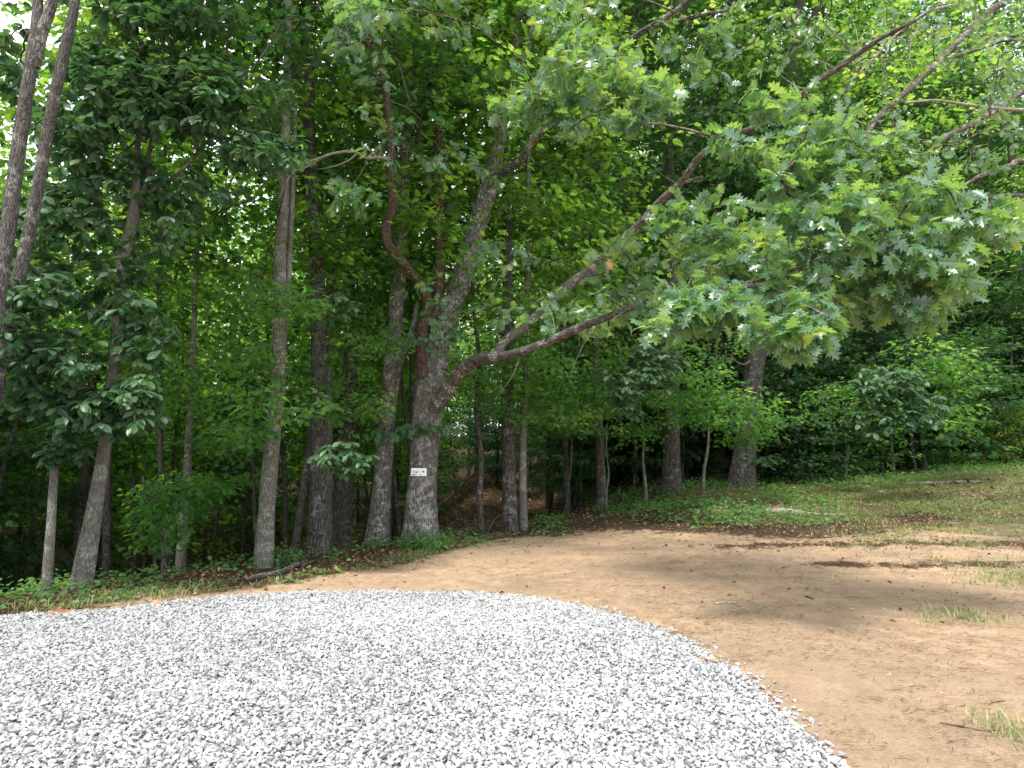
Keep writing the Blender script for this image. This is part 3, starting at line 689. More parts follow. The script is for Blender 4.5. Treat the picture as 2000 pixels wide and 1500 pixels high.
for (x, y) in shr:
    place(SHR[2], x, y, "bushy_sapling", 'bushy undergrowth tree on the far slope deep in the woods', 'sapling', 'undergrowth on the far slope', 1.1+.9*r.random(), r.random()*6.28)
n_ = 0
for (x, y) in [(-9.5, 10.5), (-11, 12), (-12, 9.5), (-10.5, 14), (-13, 14.5), (-14.5, 11.5), (-12.5, 17), (-15.5, 17), (-15, 20), (-18, 19), (-17.5, 23), (-14, 22.5), (-20, 23)]:
    place(SHR[1+n_ % 2], x, y, "bushy_sapling", 'dark bushy sapling crowding the steep drop at the far left edge', 'sapling', 'dark saplings on the drop at the far left', 1.2+.5*r.random(), r.random()*6.28); n_ += 1
# understorey
und = []
tries = 0
while len(und) < 150 and tries < 60000:
    tries += 1
    y = 12.5+(44-12.5)*r.random()**1.1; x = r.uniform(-1, 1)*(.80*y+3)
    e_ = y-wood_edge(x)
    if e_ < (.5 if x > 0 else 1.2): continue
    if -.085*y-.5 < x < .035*y+.4 and y < 34: continue
    mind = 1.05+y*.03
    if all((x-a)**2+(y-b)**2 > mind*mind for a, b in und): und.append((x, y))
for (x, y) in und:
    v = UND[r.choice(5, p=[.27, .26, .13, .22, .12])] if x > .8 else UNDH[r.choice(3)]
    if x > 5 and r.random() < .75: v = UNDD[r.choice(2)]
    if y < 24: lab, gr_ = 'young maple with flat layers of green leaves in the shade behind the front trunks', 'young maples behind the front trunks'
    else: lab, gr_ = 'young maple with layered leaves deeper in the woods', 'young maples deeper in the woods'
    place(v, x, y, "young_maple", lab, 'tree', gr_, .8+.4*r.random(), r.random()*6.28)

# ------------------------------------------------------------------ the trees one can tell apart
def world_path(pts, Y0, base=False, dYdef=0.):
    out = []
    for q in pts:
        px, py, wd = q[:3]; dY = q[3] if len(q) > 3 else 0
        Yq = Y0+dY; p_ = P(px, py, Yq); dist = Yq/CT
        out.append((*p_, wd/2*dist/F_PX))
    out = np.array(out)
    if base: out[0, 2] -= .18
    return out
def extend_up(pp, ztop, r_end=.03, bend=(0, 0)):
    a = pp[-1]; d = a[:3]-pp[-2][:3]; d = d/np.linalg.norm(d); d = np.array([d[0]*.5+bend[0], d[1]*.5+bend[1], max(.6, d[2])]); d /= d[2]
    n = 5; out = [pp]
    for i_ in range(1, n+1):
        f = i_/n; dz = (ztop-a[2])*f; out.append(np.array([[a[0]+d[0]*dz*.6, a[1]+d[1]*dz*.6, a[2]+dz, a[3]*(1-f)+r_end*f]]))
    return np.vstack(out)
def make_tree(name, label, trunk, bark, mats_crown, seed=1, ztop=17, k=28, extra=(), sprays=(), spray='maple', crown_var=None, kw={}, ridge=.004, group=None, ext=True, dead=(), Yb=None):
    """trunk: pixel path; extra: other stems/limbs; sprays: (px, py, Y, rx_px, ry_px, depth, n)"""
    b = hit(*trunk[0][:2])
    if Yb: q_ = P(trunk[0][0], trunk[0][1], Yb); b = np.array([q_[0], Yb, float(height(q_[0], Yb))])
    Y0 = b[1]
    root = empty(name, tuple(b), label, 'tree', group)
    org = b
    pp = world_path(trunk, Y0, True)
    if Yb: pp[0, 2] = min(pp[0, 2], b[2]-.15)
    if ext: pp = extend_up(pp, ztop)
    pp = catmull(pp, .10)
    g = Geo(); tube(g, pp[:, :3], pp[:, 3], k, 0, 0, .07, seed, True, ridge=ridge)
    link("trunk", g.mesh("trunk", [bark], org), root)
    sk = [pp[::3, :3]]
    for (nm, path, bk, *opt) in extra:
        q = catmull(world_path(path, Y0), .09)
        if opt and opt[0]: q = catmull(extend_up(world_path(path, Y0), opt[0]), .12)
        g = Geo(); tube(g, q[:, :3], q[:, 3], max(10, k//2), 0, 0, .10, seed+len(sk), ridge=ridge*.7)
        link(nm, g.mesh(nm, [bk], org), root); sk.append(q[::2, :3])
    if sprays:
        r = np.random.default_rng(seed); T = []
        for (px, py, Yc, rx, ry, dp, n_) in sprays:
            u = norm(r.normal(size=(n_, 3)))*r.random((n_, 1))**.4
            for a in (u if spray != 'big' else np.vstack([u, -u*.93, u[:, [1, 0, 2]]*.97])):
                T.append(P(px+a[0]*rx, py+a[1]*ry, Yc+a[2]*dp))
        T = np.array(T); ok = T[:, 2] > height(T[:, 0], T[:, 1])+.25; T = T[ok]
        skel = np.vstack(sk); skel = skel[skel[:, 2] > org[2]+1.0]
        ch, d = grow(skel, T, r, .2, .06, kw.get('rt', .0032), kw.get('pw', .40), .06)
        g = Geo()
        for p_, r_ in ch: tube(g, p_, r_, 5, 0, cap=False, seed=seed)
        g_ = g
        if spray == 'maple': spray_maple(g, T, d, r, kw.get('size', .1), kw.get('n', 16), kw.get('rad', .34))
        elif spray == 'oak': spray_oak(g, T, d, r, kw.get('size', .16), kw.get('n', 9))
        else: spray_big(g, T, d, r, kw.get('size', .19), kw.get('n', 6))
        link("foliage", g.mesh("foliage", mats_crown, org), root)
    if crown_var is not None:
        tm, cm, H = CAN[crown_var]
        top = pp[np.argmin(np.abs(pp[:, 2]-(b[2]+12)))]
        c = link("crown", cm, root, (top[0]-b[0], top[1]-b[1], 1.5)); c.rotation_euler = (0, 0, seed*1.3)
    return root, pp

MB_ = [B_WOOD, M_BIGLEAF]; MM_ = [B_WOOD, M_MAPLE]; MO_ = [B_LIMB, M_OAKLEAF]
# far left pair of leaning trunks
make_tree("leaning_tree", "leaning grey lichened trunk at the far left edge, forking near the top", [(-95, 1215, 34), (-60, 900, 30), (-20, 680, 28), (10, 490, 27), (36, 290, 26), (62, 120, 24), (72, 50, 22), (76, -40, 18)], B_DARK2, MB_, 41, 16,
          extra=[("stem", [(64, 130, 24), (84, 60, 22), (104, 0, 19), (120, -80, 16)], B_DARK2, 15)], crown_var=None, k=24)
make_tree("leaning_tree", "second leaning grey trunk from the left edge, just right of the forked one", [(-55, 1195, 29), (-30, 900, 26), (20, 620, 25), (45, 510, 24), (70, 390, 23), (93, 260, 22), (113, 160, 21), (131, 80, 20), (148, -10, 17)], B_DARK2, MB_, 42, 16,
          sprays=[(60, 470, 9.0, 130, 120, .8, 26), (20, 130, 9.5, 60, 90, .6, 12), (40, 560, 8.4, 120, 60, .6, 26)], spray='big', k=24)
make_tree("broadleaf_tree", "thin pale trunk leftmost of the trunks standing clear at the gravel edge", [(90, 1162, 19), (97, 1060, 17), (105, 940, 15), (110, 850, 13), (112, 760, 10), (113, 690, 7)], B_GREY, MB_, 43, 6,
          extra=[("branch", [(112, 700, 9), (80, 682, 8), (48, 655, 7), (32, 620, 6), (28, 560, 4)], B_WOOD)],
          sprays=[(50, 570, 7.9, 90, 60, .6, 26), (90, 690, 8.0, 120, 60, .6, 36), (200, 800, 8.1, 130, 50, .6, 44), (60, 770, 8.2, 80, 50, .5, 18), (130, 880, 8.2, 60, 30, .3, 8), (260, 760, 8.2, 60, 40, .4, 14), (30, 650, 7.6, 60, 60, .4, 12)],
          spray='big', Yb=8.4, k=16, ext=False, kw=dict(size=.155))
make_tree("broadleaf_tree", "trunk tilting right under large dark green leaves, second from left at the gravel edge",
          [(152, 1152, 40), (180, 1020, 31), (200, 900, 24), (216, 780, 21), (226, 680, 19), (233, 560, 20), (242, 495, 22), (262, 415, 22), (267, 330, 13), (272, 220, 9), (280, 120, 6)], B_GREY, MB_, 44, 8,
          extra=[("branch", [(258, 425, 17), (283, 365, 10), (292, 300, 7), (300, 220, 5)], B_WOOD), ("branch", [(262, 410, 14), (298, 372, 10), (340, 346, 8), (374, 312, 6), (398, 288, 4)], B_WOOD)],
          sprays=[(330, 175, 8.7, 150, 95, .9, 120), (200, 130, 8.7, 120, 80, .8, 46), (410, 180, 8.6, 90, 80, .8, 40), (150, 240, 8.6, 110, 70, .8, 44), (510, 290, 8.5, 90, 40, .6, 26), (330, 20, 8.8, 170, 60, .8, 50),
                  (190, 340, 8.7, 140, 60, .8, 36), (370, 380, 8.9, 110, 50, .8, 16), (100, 420, 8.5, 110, 60, .7, 24), (300, 450, 9.0, 110, 60, .8, 12), (230, 600, 8.8, 90, 50, .8, 14), (230, 520, 8.8, 70, 50, .8, 10),
                  (290, 640, 8.7, 60, 40, .5, 8), (280, 690, 8.7, 60, 30, .5, 8), (520, 200, 9, 60, 60, .6, 8), (250, -60, 8.9, 250, 60, 1., 50)],
          spray='big', Yb=8.8, k=20, ext=False, kw=dict(size=.165))
make_tree("grey_tree", "pale grey lichen covered trunk just right of the left thicket, with an orange bark wound", [(513, 1106, 37), (520, 1000, 31), (530, 880, 29), (541, 760, 28), (547, 620, 27), (548, 500, 26), (555, 400, 22), (560, 200, 18), (564, 20, 14)], B_GREY, MM_, 45, 17,
          extra=[("branch", [(545, 640, 12), (562, 560, 11), (568, 460, 10), (574, 330, 8), (578, 200, 6)], B_GREY)],
          sprays=[(560, 590, 9.8, 100, 40, .5, 22), (470, 700, 10.2, 90, 50, .6, 22), (480, 830, 10.2, 70, 40, .5, 16), (480, 580, 10.4, 80, 50, .6, 14), (500, 780, 9.9, 90, 50, .5, 12), (600, 790, 9.9, 60, 40, .5, 5)], crown_var=3, kw=dict(size=.11, n=14), Yb=10.75, k=26)
make_tree("dark_tree", "straight dark furrowed trunk speckled with pale lichen left of the sign oak", [(620, 1082, 46), (622, 1000, 37), (622, 900, 33), (623, 800, 32), (622, 650, 30), (618, 500, 28), (609, 400, 26), (605, 250, 22), (605, 100, 18), (604, 0, 15)], B_DARK, MB_, 46, 19,
          sprays=[(640, 600, 10.6, 80, 40, .5, 10), (670, 890, 9.6, 62, 36, .4, 14)], crown_var=1, spray='big', kw=dict(size=.15), Yb=12.2, k=28, ridge=.007)
make_tree("grey_tree", "faint grey trunk rising close behind the dark furrowed trunk", [(640, 1062, 20), (641, 900, 18), (642, 650, 17), (646, 540, 16), (652, 420, 15), (658, 300, 12), (663, 180, 10)], B_GREY, MM_, 47, 16, crown_var=2, Yb=14.2, k=18)
make_tree("grey_tree", "tall grey trunk immediately left of the trail sign oak, tilting to the right", [(737, 1066, 50), (746, 950, 38), (758, 800, 33), (770, 650, 30), (780, 520, 28), (790, 350, 26), (797, 200, 20), (800, 100, 15), (802, 0, 12)], B_OAK, MM_, 48, 19,
          extra=[("stem", [(768, 790, 16), (778, 720, 15), (792, 680, 13), (806, 640, 11), (815, 590, 8)], B_OAK)], sprays=[(700, 660, 12, 90, 60, .8, 26), (700, 800, 11.8, 70, 45, .7, 22), (640, 740, 12, 60, 50, .7, 12), (700, 500, 12.3, 80, 70, .8, 16)], crown_var=0, Yb=13.3, k=26, ridge=.006)
# young bright maple and hickory near the left middle
make_tree("young_maple", "short sapling with pale green layered leaves left of the pale grey trunk", [(305, 1118, 7), (300, 1040, 6), (288, 980, 5), (278, 930, 4)], B_WOOD, MM_, 49, 4,
          sprays=[(310, 1010, 10.4, 55, 70, .4, 34), (360, 960, 10.8, 90, 40, .6, 40), (430, 940, 11., 70, 30, .5, 20)], Yb=10.6, k=8, ext=False, kw=dict(size=.105, n=15, rad=.26))
make_tree("slim_tree", "short bare grey trunk seen against the dark woods left of the pale grey trunk", [(352, 1112, 20), (358, 1020, 17), (365, 930, 15), (372, 800, 13), (380, 600, 10)], B_GREY, MM_, 50, 14, sprays=[(350, 760, 11.5, 110, 60, .9, 34), (430, 860, 11.5, 90, 35, .7, 22), (300, 690, 11.8, 90, 50, .8, 20)], crown_var=4, Yb=12.2, k=16)

# ------------------------------------------------------------------ the big oak with the sign
OB = hit(820, 1060); OY = OB[1]
oak_extra = [
    ("stem", [(852, 720, 46), (862, 650, 43), (885, 590, 40), (910, 515, 38), (935, 430, 36), (957, 360, 36), (972, 285, 29), (985, 220, 27), (998, 130, 20), (1012, 30, 15), (1018, -60, 12)], B_OAK, 17),
    ("stem", [(985, 215, 18), (1010, 150, 17), (1034, 80, 15), (1046, 10, 13), (1052, -50, 11)], B_OAK, 16),
    ("stem", [(843, 705, 32), (852, 620, 26), (858, 560, 23), (859, 480, 20), (856, 400, 23), (859, 320, 24), (857, 240, 19), (853, 150, 14), (851, 60, 10), (850, -40, 8)], B_RED, 14),
    ("branch", [(858, 420, 10), (838, 360, 12), (823, 305, 11), (820, 250, 9), (818, 200, 7)], B_LIMB),
    ("limb", [(826, 735, 22, -.25), (823, 700, 21, -.3), (824, 650, 21, -.35), (836, 600, 20, -.5), (826, 562, 19, -.7), (806, 535, 19, -.9), (782, 508, 18, -1.1), (758, 478, 18, -1.3), (754, 447, 18, -1.4), (767, 400, 18, -1.6), (764, 340, 17, -1.7), (764, 280, 17, -1.8), (758, 215, 15, -2.), (750, 160, 14, -2.1), (742, 118, 13, -2.2), (722, 90, 10, -2.4), (696, 58, 9, -2.6), (664, 28, 8, -2.8), (640, 0, 7, -3.)], B_RED),
    ("branch", [(742, 125, 9, -2.2), (747, 88, 7, -2.3), (752, 30, 5, -2.5), (750, -30, 4, -2.7)], B_RED),
    ("limb", [(842, 800, 34, -.1), (862, 778, 30, -.3), (882, 748, 26, -.5), (906, 720, 24, -.8), (940, 700, 22, -1.2), (985, 696, 20, -1.8), (1030, 684, 18, -2.4), (1080, 664, 17, -3.), (1130, 640, 15, -3.6), (1180, 622, 14, -4.2), (1225, 604, 12, -4.8), (1265, 590, 10, -5.3), (1340, 575, 9, -5.9), (1430, 560, 8, -6.4), (1540, 530, 7, -6.8), (1650, 480, 6, -7.), (1740, 440, 5, -7.1)], B_LIMB),
    ("branch", [(1430, 560, 7, -6.4), (1500, 560, 6, -6.8), (1560, 590, 5, -7.2), (1620, 620, 4, -7.5)], B_LIMB),
    ("limb", [(962, 698, 17, -1.5), (988, 664, 18, -1.2), (1014, 645, 18, -1.), (1060, 605, 18, -.8), (1100, 565, 19, -.6), (1140, 538, 21, -.6), (1183, 519, 28, -.7)], B_LIMB),
    ("limb", [(1150, 528, 15, -.6), (1200, 485, 14, -.9), (1250, 435, 14, -1.3), (1290, 392, 14, -1.7), (1330, 356, 14, -2.), (1368, 305, 14, -2.4), (1417, 272, 13, -2.8), (1500, 238, 13, -3.4), (1547, 200, 13, -3.8), (1600, 158, 12, -4.1), (1655, 121, 11, -4.4), (1720, 75, 9, -4.8), (1790, 40, 7, -5.2)], B_LIMB),
    ("branch", [(1330, 356, 10, -2.), (1352, 352, 9, -2.1), (1372, 345, 5, -2.2)], B_LIMB),
    ("limb", [(962, 352, 17, -.1), (985, 335, 16, -.4), (1012, 318, 14, -.8), (1034, 286, 13, -1.2), (1062, 255, 12, -1.6), (1090, 236, 12, -2.), (1130, 180, 13, -2.5), (1172, 118, 14, -3.), (1215, 88, 14, -3.4), (1255, 62, 13, -3.8), (1290, 42, 12, -4.2), (1335, 10, 10, -4.6), (1380, -40, 8, -5.)], B_LIMB),
    ("branch", [(1262, 58, 10, -3.8), (1310, 45, 9, -4.1), (1360, 32, 8, -4.5), (1420, 20, 6, -5)], B_LIMB),
    ("branch", [(868, 490, 12, .2), (885, 480, 12, .3), (905, 462, 11, .5), (922, 445, 10, .7)], B_RED),
]
S = [ # near right mass
    (1480, 590, 6.3, 200, 45, .5, 60), (1360, 610, 6.1, 110, 40, .35, 34), (1560, 650, 5.8, 110, 35, .35, 30), (1620, 460, 6.4, 160, 85, .6, 50), (1760, 430, 6.4, 185, 110, .6, 68),
    (1850, 500, 6.3, 115, 95, .5, 40), (1540, 330, 6.7, 80, 80, .5, 16), (1530, 200, 6.8, 70, 50, .3, 12), (1630, 320, 6.7, 110, 100, .5, 44), (1700, 250, 6.8, 60, 50, .3, 8), (1950, 430, 6.2, 50, 40, .3, 12), (1780, 590, 6.5, 110, 50, .4, 26),
    (1440, 275, 6.6, 60, 22, .2, 7), (1430, 560, 7.2, 150, 60, .6, 38), (1700, 560, 6.9, 160, 60, .6, 36),
    # shadier leaves behind
    (1275, 530, 8.6, 145, 100, .9, 52), (1400, 440, 8.4, 120, 80, .8, 60), (1130, 610, 10.5, 150, 45, 1., 28), (980, 600, 11.5, 100, 45, .8, 12), (1480, 500, 8.0, 150, 80, .8, 50),
    # upper middle
    (1100, 130, 7.6, 80, 70, .7, 12), (1160, 120, 7.2, 100, 80, .7, 42), (1235, 185, 6.9, 80, 60, .4, 34), (1080, 210, 7.8, 110, 50, .6, 40), (1100, 10, 8, 110, 50, .7, 30), (700, 12, 6.4, 60, 22, .3, 10),
    (850, 30, 10.5, 110, 60, .8, 18), (700, 90, 9.5, 70, 70, .6, 16), (720, 240, 9.8, 90, 90, .7, 10), (680, 370, 10, 70, 50, .5, 10), (890, 330, 11.2, 90, 80, .8, 9),
    (1000, 500, 12, 110, 50, .8, 12), (870, 640, 12.3, 80, 60, .6, 12), (820, 550, 12, 60, 50, .6, 6),
    (830, 838, 12.9, 80, 14, .25, 14), (760, 850, 12.8, 30, 12, .2, 4), (1300, 110, 9.5, 150, 90, .9, 24),
    (900, -180, 11, 400, 80, 2.0, 70), (1250, -160, 10, 250, 60, 1.5, 24),
]
root, pp = make_tree("sign_oak", "big grey oak with several spreading limbs and a white trail sign on its trunk",
    [(820, 1062, 74), (822, 1010, 64), (825, 940, 58), (830, 870, 55), (835, 800, 58), (842, 745, 58), (846, 690, 50), (850, 655, 36)], B_OAK, MO_, 60, 17, k=64,
    extra=oak_extra, sprays=S, spray='oak', kw=dict(size=.172, n=8, rt=.0030, pw=.36), ridge=.016, ext=False)
tm, cm, H = CAN[1]
c = link("crown", cm, root, (.9, 2.2, 1.)); c.rotation_euler = (0, 0, 2.)
# broken limb end and the dead lichened branch
q = world_path([(1180, 520, 27, -.7), (1190, 517, 24, -.72), (1194, 514, 6, -.73)], OY); g = Geo(); tube(g, q[:, :3], q[:, 3], 12, 0, 0, .3, 3)
for i_ in range(7):
    b0 = q[1, :3]+np.random.default_rng(i_).normal(size=3)*.035; tube(g, [b0, b0+np.array([.10, -.02, .03*(i_ % 3-1)])], [.014, .002], 4)
o = link("broken_end", g.mesh("broken_end", [plain("splintered_wood", (.50, .30, .16), .8, .4, 40)], OB), root)
for path in ([(766, 316, 9, -1.75), (740, 311, 8, -2.), (715, 312, 7, -2.2), (690, 300, 6, -2.4), (650, 304, 5, -2.6), (615, 316, 4.5, -2.8), (580, 324, 4, -3), (545, 340, 3, -3.2), (510, 352, 1.5, -3.3)],
             [(640, 306, 4, -2.65), (600, 330, 3.5, -2.8), (565, 342, 3, -2.9), (535, 360, 1.2, -3)], [(600, 322, 3.5, -2.85), (570, 345, 3, -2.9), (552, 380, 2, -2.95), (540, 396, 1, -3.)],
             [(700, 302, 4, -2.35), (680, 318, 3, -2.4), (648, 330, 2, -2.5), (620, 334, 1, -2.6)], [(735, 311, 6, -2.05), (722, 296, 4, -2.1), (700, 292, 2, -2.1)]):
    g = Geo(); q = catmull(world_path(path, OY), .05); tube(g, q[:, :3], q[:, 3], 6, 0, lump=.2, seed=4)
    link("dead_branch", g.mesh("dead_branch", [B_DEAD], OB), root)
r = np.random.default_rng(77)
lp = catmull(world_path(oak_extra[4][1], OY), .1)[:, :3]; lp2 = catmull(world_path(oak_extra[9][1], OY), .1)[:, :3]; lp3 = catmull(world_path(oak_extra[6][1], OY), .1)[:, :3]
for n_ in range(46):   # bare twigs standing off the upper limbs
    l_ = (lp[45:], lp2[8:], lp3[22:])[0 if n_ < 22 else 1+n_ % 2]
    p0 = l_[r.integers(0, len(l_))]; d = norm(r.normal(size=3)*np.array([1, .6, .7])); ln = .3+.6*r.random(); p1 = p0+d*ln*.5+r.normal(size=3)*.05; p2 = p0+d*ln+r.normal(size=3)*.1
    g = Geo(); tube(g, catmull(np.array([p0, p1, p2]), .08), np.linspace(.007, .0018, len(catmull(np.array([p0, p1, p2]), .08))), 5)
    link("dead_twig", g.mesh("dead_twig", [B_DEAD], OB), root)

# trail sign
sp_c = P(818, 922, OY)
_tv = next(c_ for c_ in root.children if c_.name.startswith("trunk")).data; _vv = np.zeros(len(_tv.vertices)*3); _tv.vertices.foreach_get('co', _vv); _vv = _vv.reshape(-1, 3)+np.array(root.location)
_near = _vv[(np.abs(_vv[:, 2]-sp_c[2]) < .10) & (np.abs(_vv[:, 0]-sp_c[0]) < .17)]
Rtr = OY-float(_near[:, 1].min())
sp_c = P(818, 922, OY-Rtr-.012)
sroot = empty("trail_sign", (sp_c[0], OY-Rtr-.012, sp_c[2]), "small white board reading Trail with an arrow, fixed to the big oak trunk", "sign")
sroot.rotation_euler = (0, math.radians(1), math.radians(0))
dsg = (OY-Rtr)/CT/F_PX; SW, SH = 30*dsg, 15*dsg
import bmesh
bm = bmesh.new(); bmesh.ops.create_cube(bm, size=1)
for v in bm.verts: v.co.x *= SW; v.co.y *= .008; v.co.z *= SH
bmesh.ops.bevel(bm, geom=bm.edges[:], offset=.0015, segments=2, affect='EDGES')
me = bpy.data.meshes.new("board"); bm.to_mesh(me); bm.free(); me.materials.append(plain("white_board", (.86, .88, .92), .45, .06, 8)); link("board", me, sroot)
def text_mesh(s, size, shear=0.):
    cu = bpy.data.curves.new("lettering", 'FONT'); cu.body = s; cu.size = size; cu.extrude = .0006; cu.shear = shear; cu.offset = .0012
    ob = bpy.data.objects.new("tmp", cu); COL.objects.link(ob); dg = bpy.context.evaluated_depsgraph_get(); dg.update()
    m_ = bpy.data.meshes.new_from_object(ob.evaluated_get(dg)); bpy.data.objects.remove(ob); return m_
mt = plain("maroon_paint", (.16, .09, .13), .5, .2, 20); mk = plain("black_marker", (.03, .04, .05), .5, .2, 20)
def put_text(s, x, z, size, mat, name):
    m_ = text_mesh(s, size); m_.materials.clear(); m_.materials.append(mat); o_ = link(name, m_, sroot, (x, -.0052, z)); o_.rotation_euler = (math.pi/2, 0, 0); return o_
put_text("Trail", -.42*SW, -.12*SH, .42*SH, mt, "lettering")
put_text("NN7", -.43*SW, -.42*SH, .28*SH, mk, "lettering"); put_text("7", .08*SW, -.46*SH, .33*SH, mk, "lettering")
bm = bmesh.new(); ar = [(-.10, .02), (.02, .02), (.02, .10), (.13, 0), (.02, -.10), (.02, -.02), (-.10, -.02)]
vs = [bm.verts.new((.26*SW+a*SW*.95, -.0054, .06*SH+b*SW)) for a, b in ar]; f = bm.faces.new(vs)
ex = bmesh.ops.extrude_face_region(bm, geom=[f])
for v in [e_ for e_ in ex['geom'] if isinstance(e_, bmesh.types.BMVert)]: v.co.y += .001
me = bpy.data.meshes.new("arrow"); bm.to_mesh(me); bm.free(); me.materials.append(mt); link("arrow", me, sroot)
for sx in (-1, 1):
    bm = bmesh.new(); bmesh.ops.create_uvsphere(bm, u_segments=10, v_segments=6, radius=.005)
    for v in bm.verts: v.co.y = v.co.y*.4
    me = bpy.data.meshes.new("screw"); bm.to_mesh(me); bm.free(); me.materials.append(plain("steel", (.5, .5, .5), .35, .1, 30, metal=1.)); link("screw", me, sroot, (sx*.46*SW, -.0045, .38*SH))

# ------------------------------------------------------------------ trees right of the oak
make_tree("forest_tree", "dark straight trunk at the mouth of the trail right of the sign oak", [(998, 1040, 34), (995, 980, 29), (993, 880, 26), (992, 760, 24), (992, 600, 20), (990, 400, 16), (988, 250, 12)], B_DARK, MM_, 61, 17, sprays=[(940, 735, 13.6, 75, 45, .7, 30), (1010, 680, 13.8, 70, 40, .6, 22), (985, 790, 13.8, 50, 22, .4, 12)], crown_var=2, k=20, ridge=.006)
make_tree("forest_tree", "slim grey trunk touching the right side of the dark trail mouth trunk", [(1022, 1036, 19), (1021, 960, 16), (1022, 860, 14), (1026, 760, 13), (1030, 600, 11)], B_GREY, MM_, 62, 15, sprays=[(1060, 720, 13.6, 80, 40, .7, 30), (1080, 800, 13.8, 70, 30, .6, 20)], crown_var=4, k=16)
make_tree("slim_tree", "thin crooked dark trunk in shade between the sign oak and the trail mouth trunk", [(940, 1046, 15), (937, 960, 12), (940, 900, 11), (932, 800, 10), (936, 700, 8), (925, 600, 7)], B_DARK, MM_, 63, 12, crown_var=4, k=12)
make_tree("forest_tree", "grey brown trunk behind the forked pale sapling, left of the thick dark trunk", [(1176, 992, 24), (1173, 920, 18), (1168, 800, 16), (1164, 680, 14), (1160, 560, 12), (1150, 400, 10), (1135, 240, 8)], B_WOOD, MM_, 64, 16, sprays=[(1130, 800, 15.5, 110, 45, .9, 48), (1200, 700, 15.5, 110, 55, .9, 44), (1060, 640, 15.5, 90, 50, .8, 26), (1240, 840, 16, 60, 28, .6, 16)], crown_var=3, k=18)
make_tree("slim_tree", "slim brown trunk left of the grey brown trunk behind the brush mound", [(1109, 988, 14), (1106, 920, 12), (1103, 840, 10), (1098, 700, 9), (1095, 500, 7)], B_WOOD, MM_, 65, 13, crown_var=4, Yb=18.5, k=12)
make_tree("slim_tree", "very slender dark trunk right of the trail mouth pair", [(1070, 1008, 11), (1071, 900, 9), (1070, 760, 9), (1074, 600, 7)], B_DARK, MM_, 66, 12, crown_var=4, k=10)
make_tree("dark_tree", "thick dark trunk standing in shade left of the leaning right hand trunk", [(1311, 962, 40), (1311, 880, 33), (1312, 760, 27), (1312, 650, 25), (1312, 500, 21), (1310, 350, 17)], B_DARK, MM_, 67, 18, sprays=[(1290, 790, 16.5, 100, 40, .9, 34), (1330, 700, 16.5, 90, 50, .9, 30), (1400, 660, 17, 100, 50, .9, 26)], crown_var=1, k=22, ridge=.006)
make_tree("leaning_tree", "stout grey brown trunk leaning right under the bright oak leaves", [(1447, 952, 56), (1455, 880, 42), (1464, 800, 38), (1474, 720, 36), (1484, 650, 34), (1500, 500, 28), (1525, 350, 26), (1540, 200, 24), (1550, 60, 21), (1570, -40, 16)], B_DARK, MM_, 68, 19, crown_var=0, k=28, ridge=.008,
          extra=[("stem", [(1545, 130, 16), (1562, 80, 14), (1590, 30, 12), (1612, -30, 10)], B_DARK, 15), ("branch", [(1474, 700, 5), (1452, 712, 4, -.4), (1425, 700, 4, -.8), (1402, 706, 3, -1), (1378, 722, 2, -1.2), (1362, 732, 1, -1.3)], B_LIMB), ("branch", [(1480, 690, 5), (1500, 660, 4, -.5), (1530, 652, 3, -.8), (1570, 660, 2, -1)], B_DEAD)])
make_tree("dark_tree", "dark trunk half hidden in shade right of the stout leaning trunk", [(1512, 932, 26), (1514, 860, 22), (1520, 760, 19), (1525, 640, 17)], B_DARK, MM_, 69, 16, crown_var=3, k=16)
make_tree("thin_sapling", "bare curved pale sapling stem before the thick dark trunk", [(1262, 990, 7), (1261, 950, 6), (1256, 900, 5), (1257, 850, 5), (1250, 790, 4)], B_GREY, MB_, 70, 4,
          sprays=[(1240, 740, 13.6, 80, 50, .6, 26), (1280, 700, 13.8, 60, 50, .6, 18), (1220, 790, 13.4, 40, 25, .3, 6), (1300, 640, 14, 60, 60, .5, 14)], spray='big', k=8, ext=False, kw=dict(size=.17))
make_tree("thin_sapling", "forked pale sapling stem beside the grey brown trunk", [(1183, 996, 6), (1184, 960, 5), (1189, 925, 4), (1184, 880, 3), (1186, 820, 3)], B_GREY, MM_, 71, 4,
          sprays=[(1150, 800, 14.6, 90, 45, .7, 22), (1060, 760, 14.4, 80, 50, .7, 24), (1170, 740, 14.8, 80, 50, .7, 22)], k=8, ext=False, kw=dict(size=.105, rad=.3))
make_tree("thin_sapling", "thin upright sapling stem between the thick dark trunk and the leaning right hand trunk", [(1372, 968, 7), (1375, 920, 6), (1383, 870, 5), (1384, 800, 4)], B_GREY, MM_, 72, 5,
          sprays=[(1410, 780, 15.5, 125, 28, .9, 60), (1490, 820, 15.8, 80, 30, .8, 26), (1400, 820, 15.3, 90, 20, .7, 24), (1450, 850, 15.8, 60, 20, .6, 14), (1370, 730, 15.6, 90, 26, .8, 22)], k=8, ext=False, kw=dict(size=.10, rad=.3))
make_tree("thin_sapling", "straight whitish sapling stem standing in the dark gap right of the leaning trunk", [(1650, 934, 7), (1654, 900, 6), (1658, 860, 5), (1662, 800, 4)], B_GREY, MM_, 73, 5,
          sprays=[(1620, 790, 17.5, 90, 40, .8, 26), (1700, 770, 17.5, 90, 50, .8, 30)], k=8, ext=False, kw=dict(size=.11, rad=.34))
make_tree("broadleaf_sapling", "sapling with big drooping oval leaves in the shade of the right hand woods", [(1745, 922, 7), (1742, 880, 6), (1738, 820, 5), (1735, 760, 4)], B_GREY, MB_, 74, 5,
          sprays=[(1740, 750, 16, 80, 40, .7, 40), (1700, 820, 16, 60, 30, .6, 14), (1790, 800, 16, 70, 40, .6, 22)], spray='big', k=8, ext=False, kw=dict(size=.2))
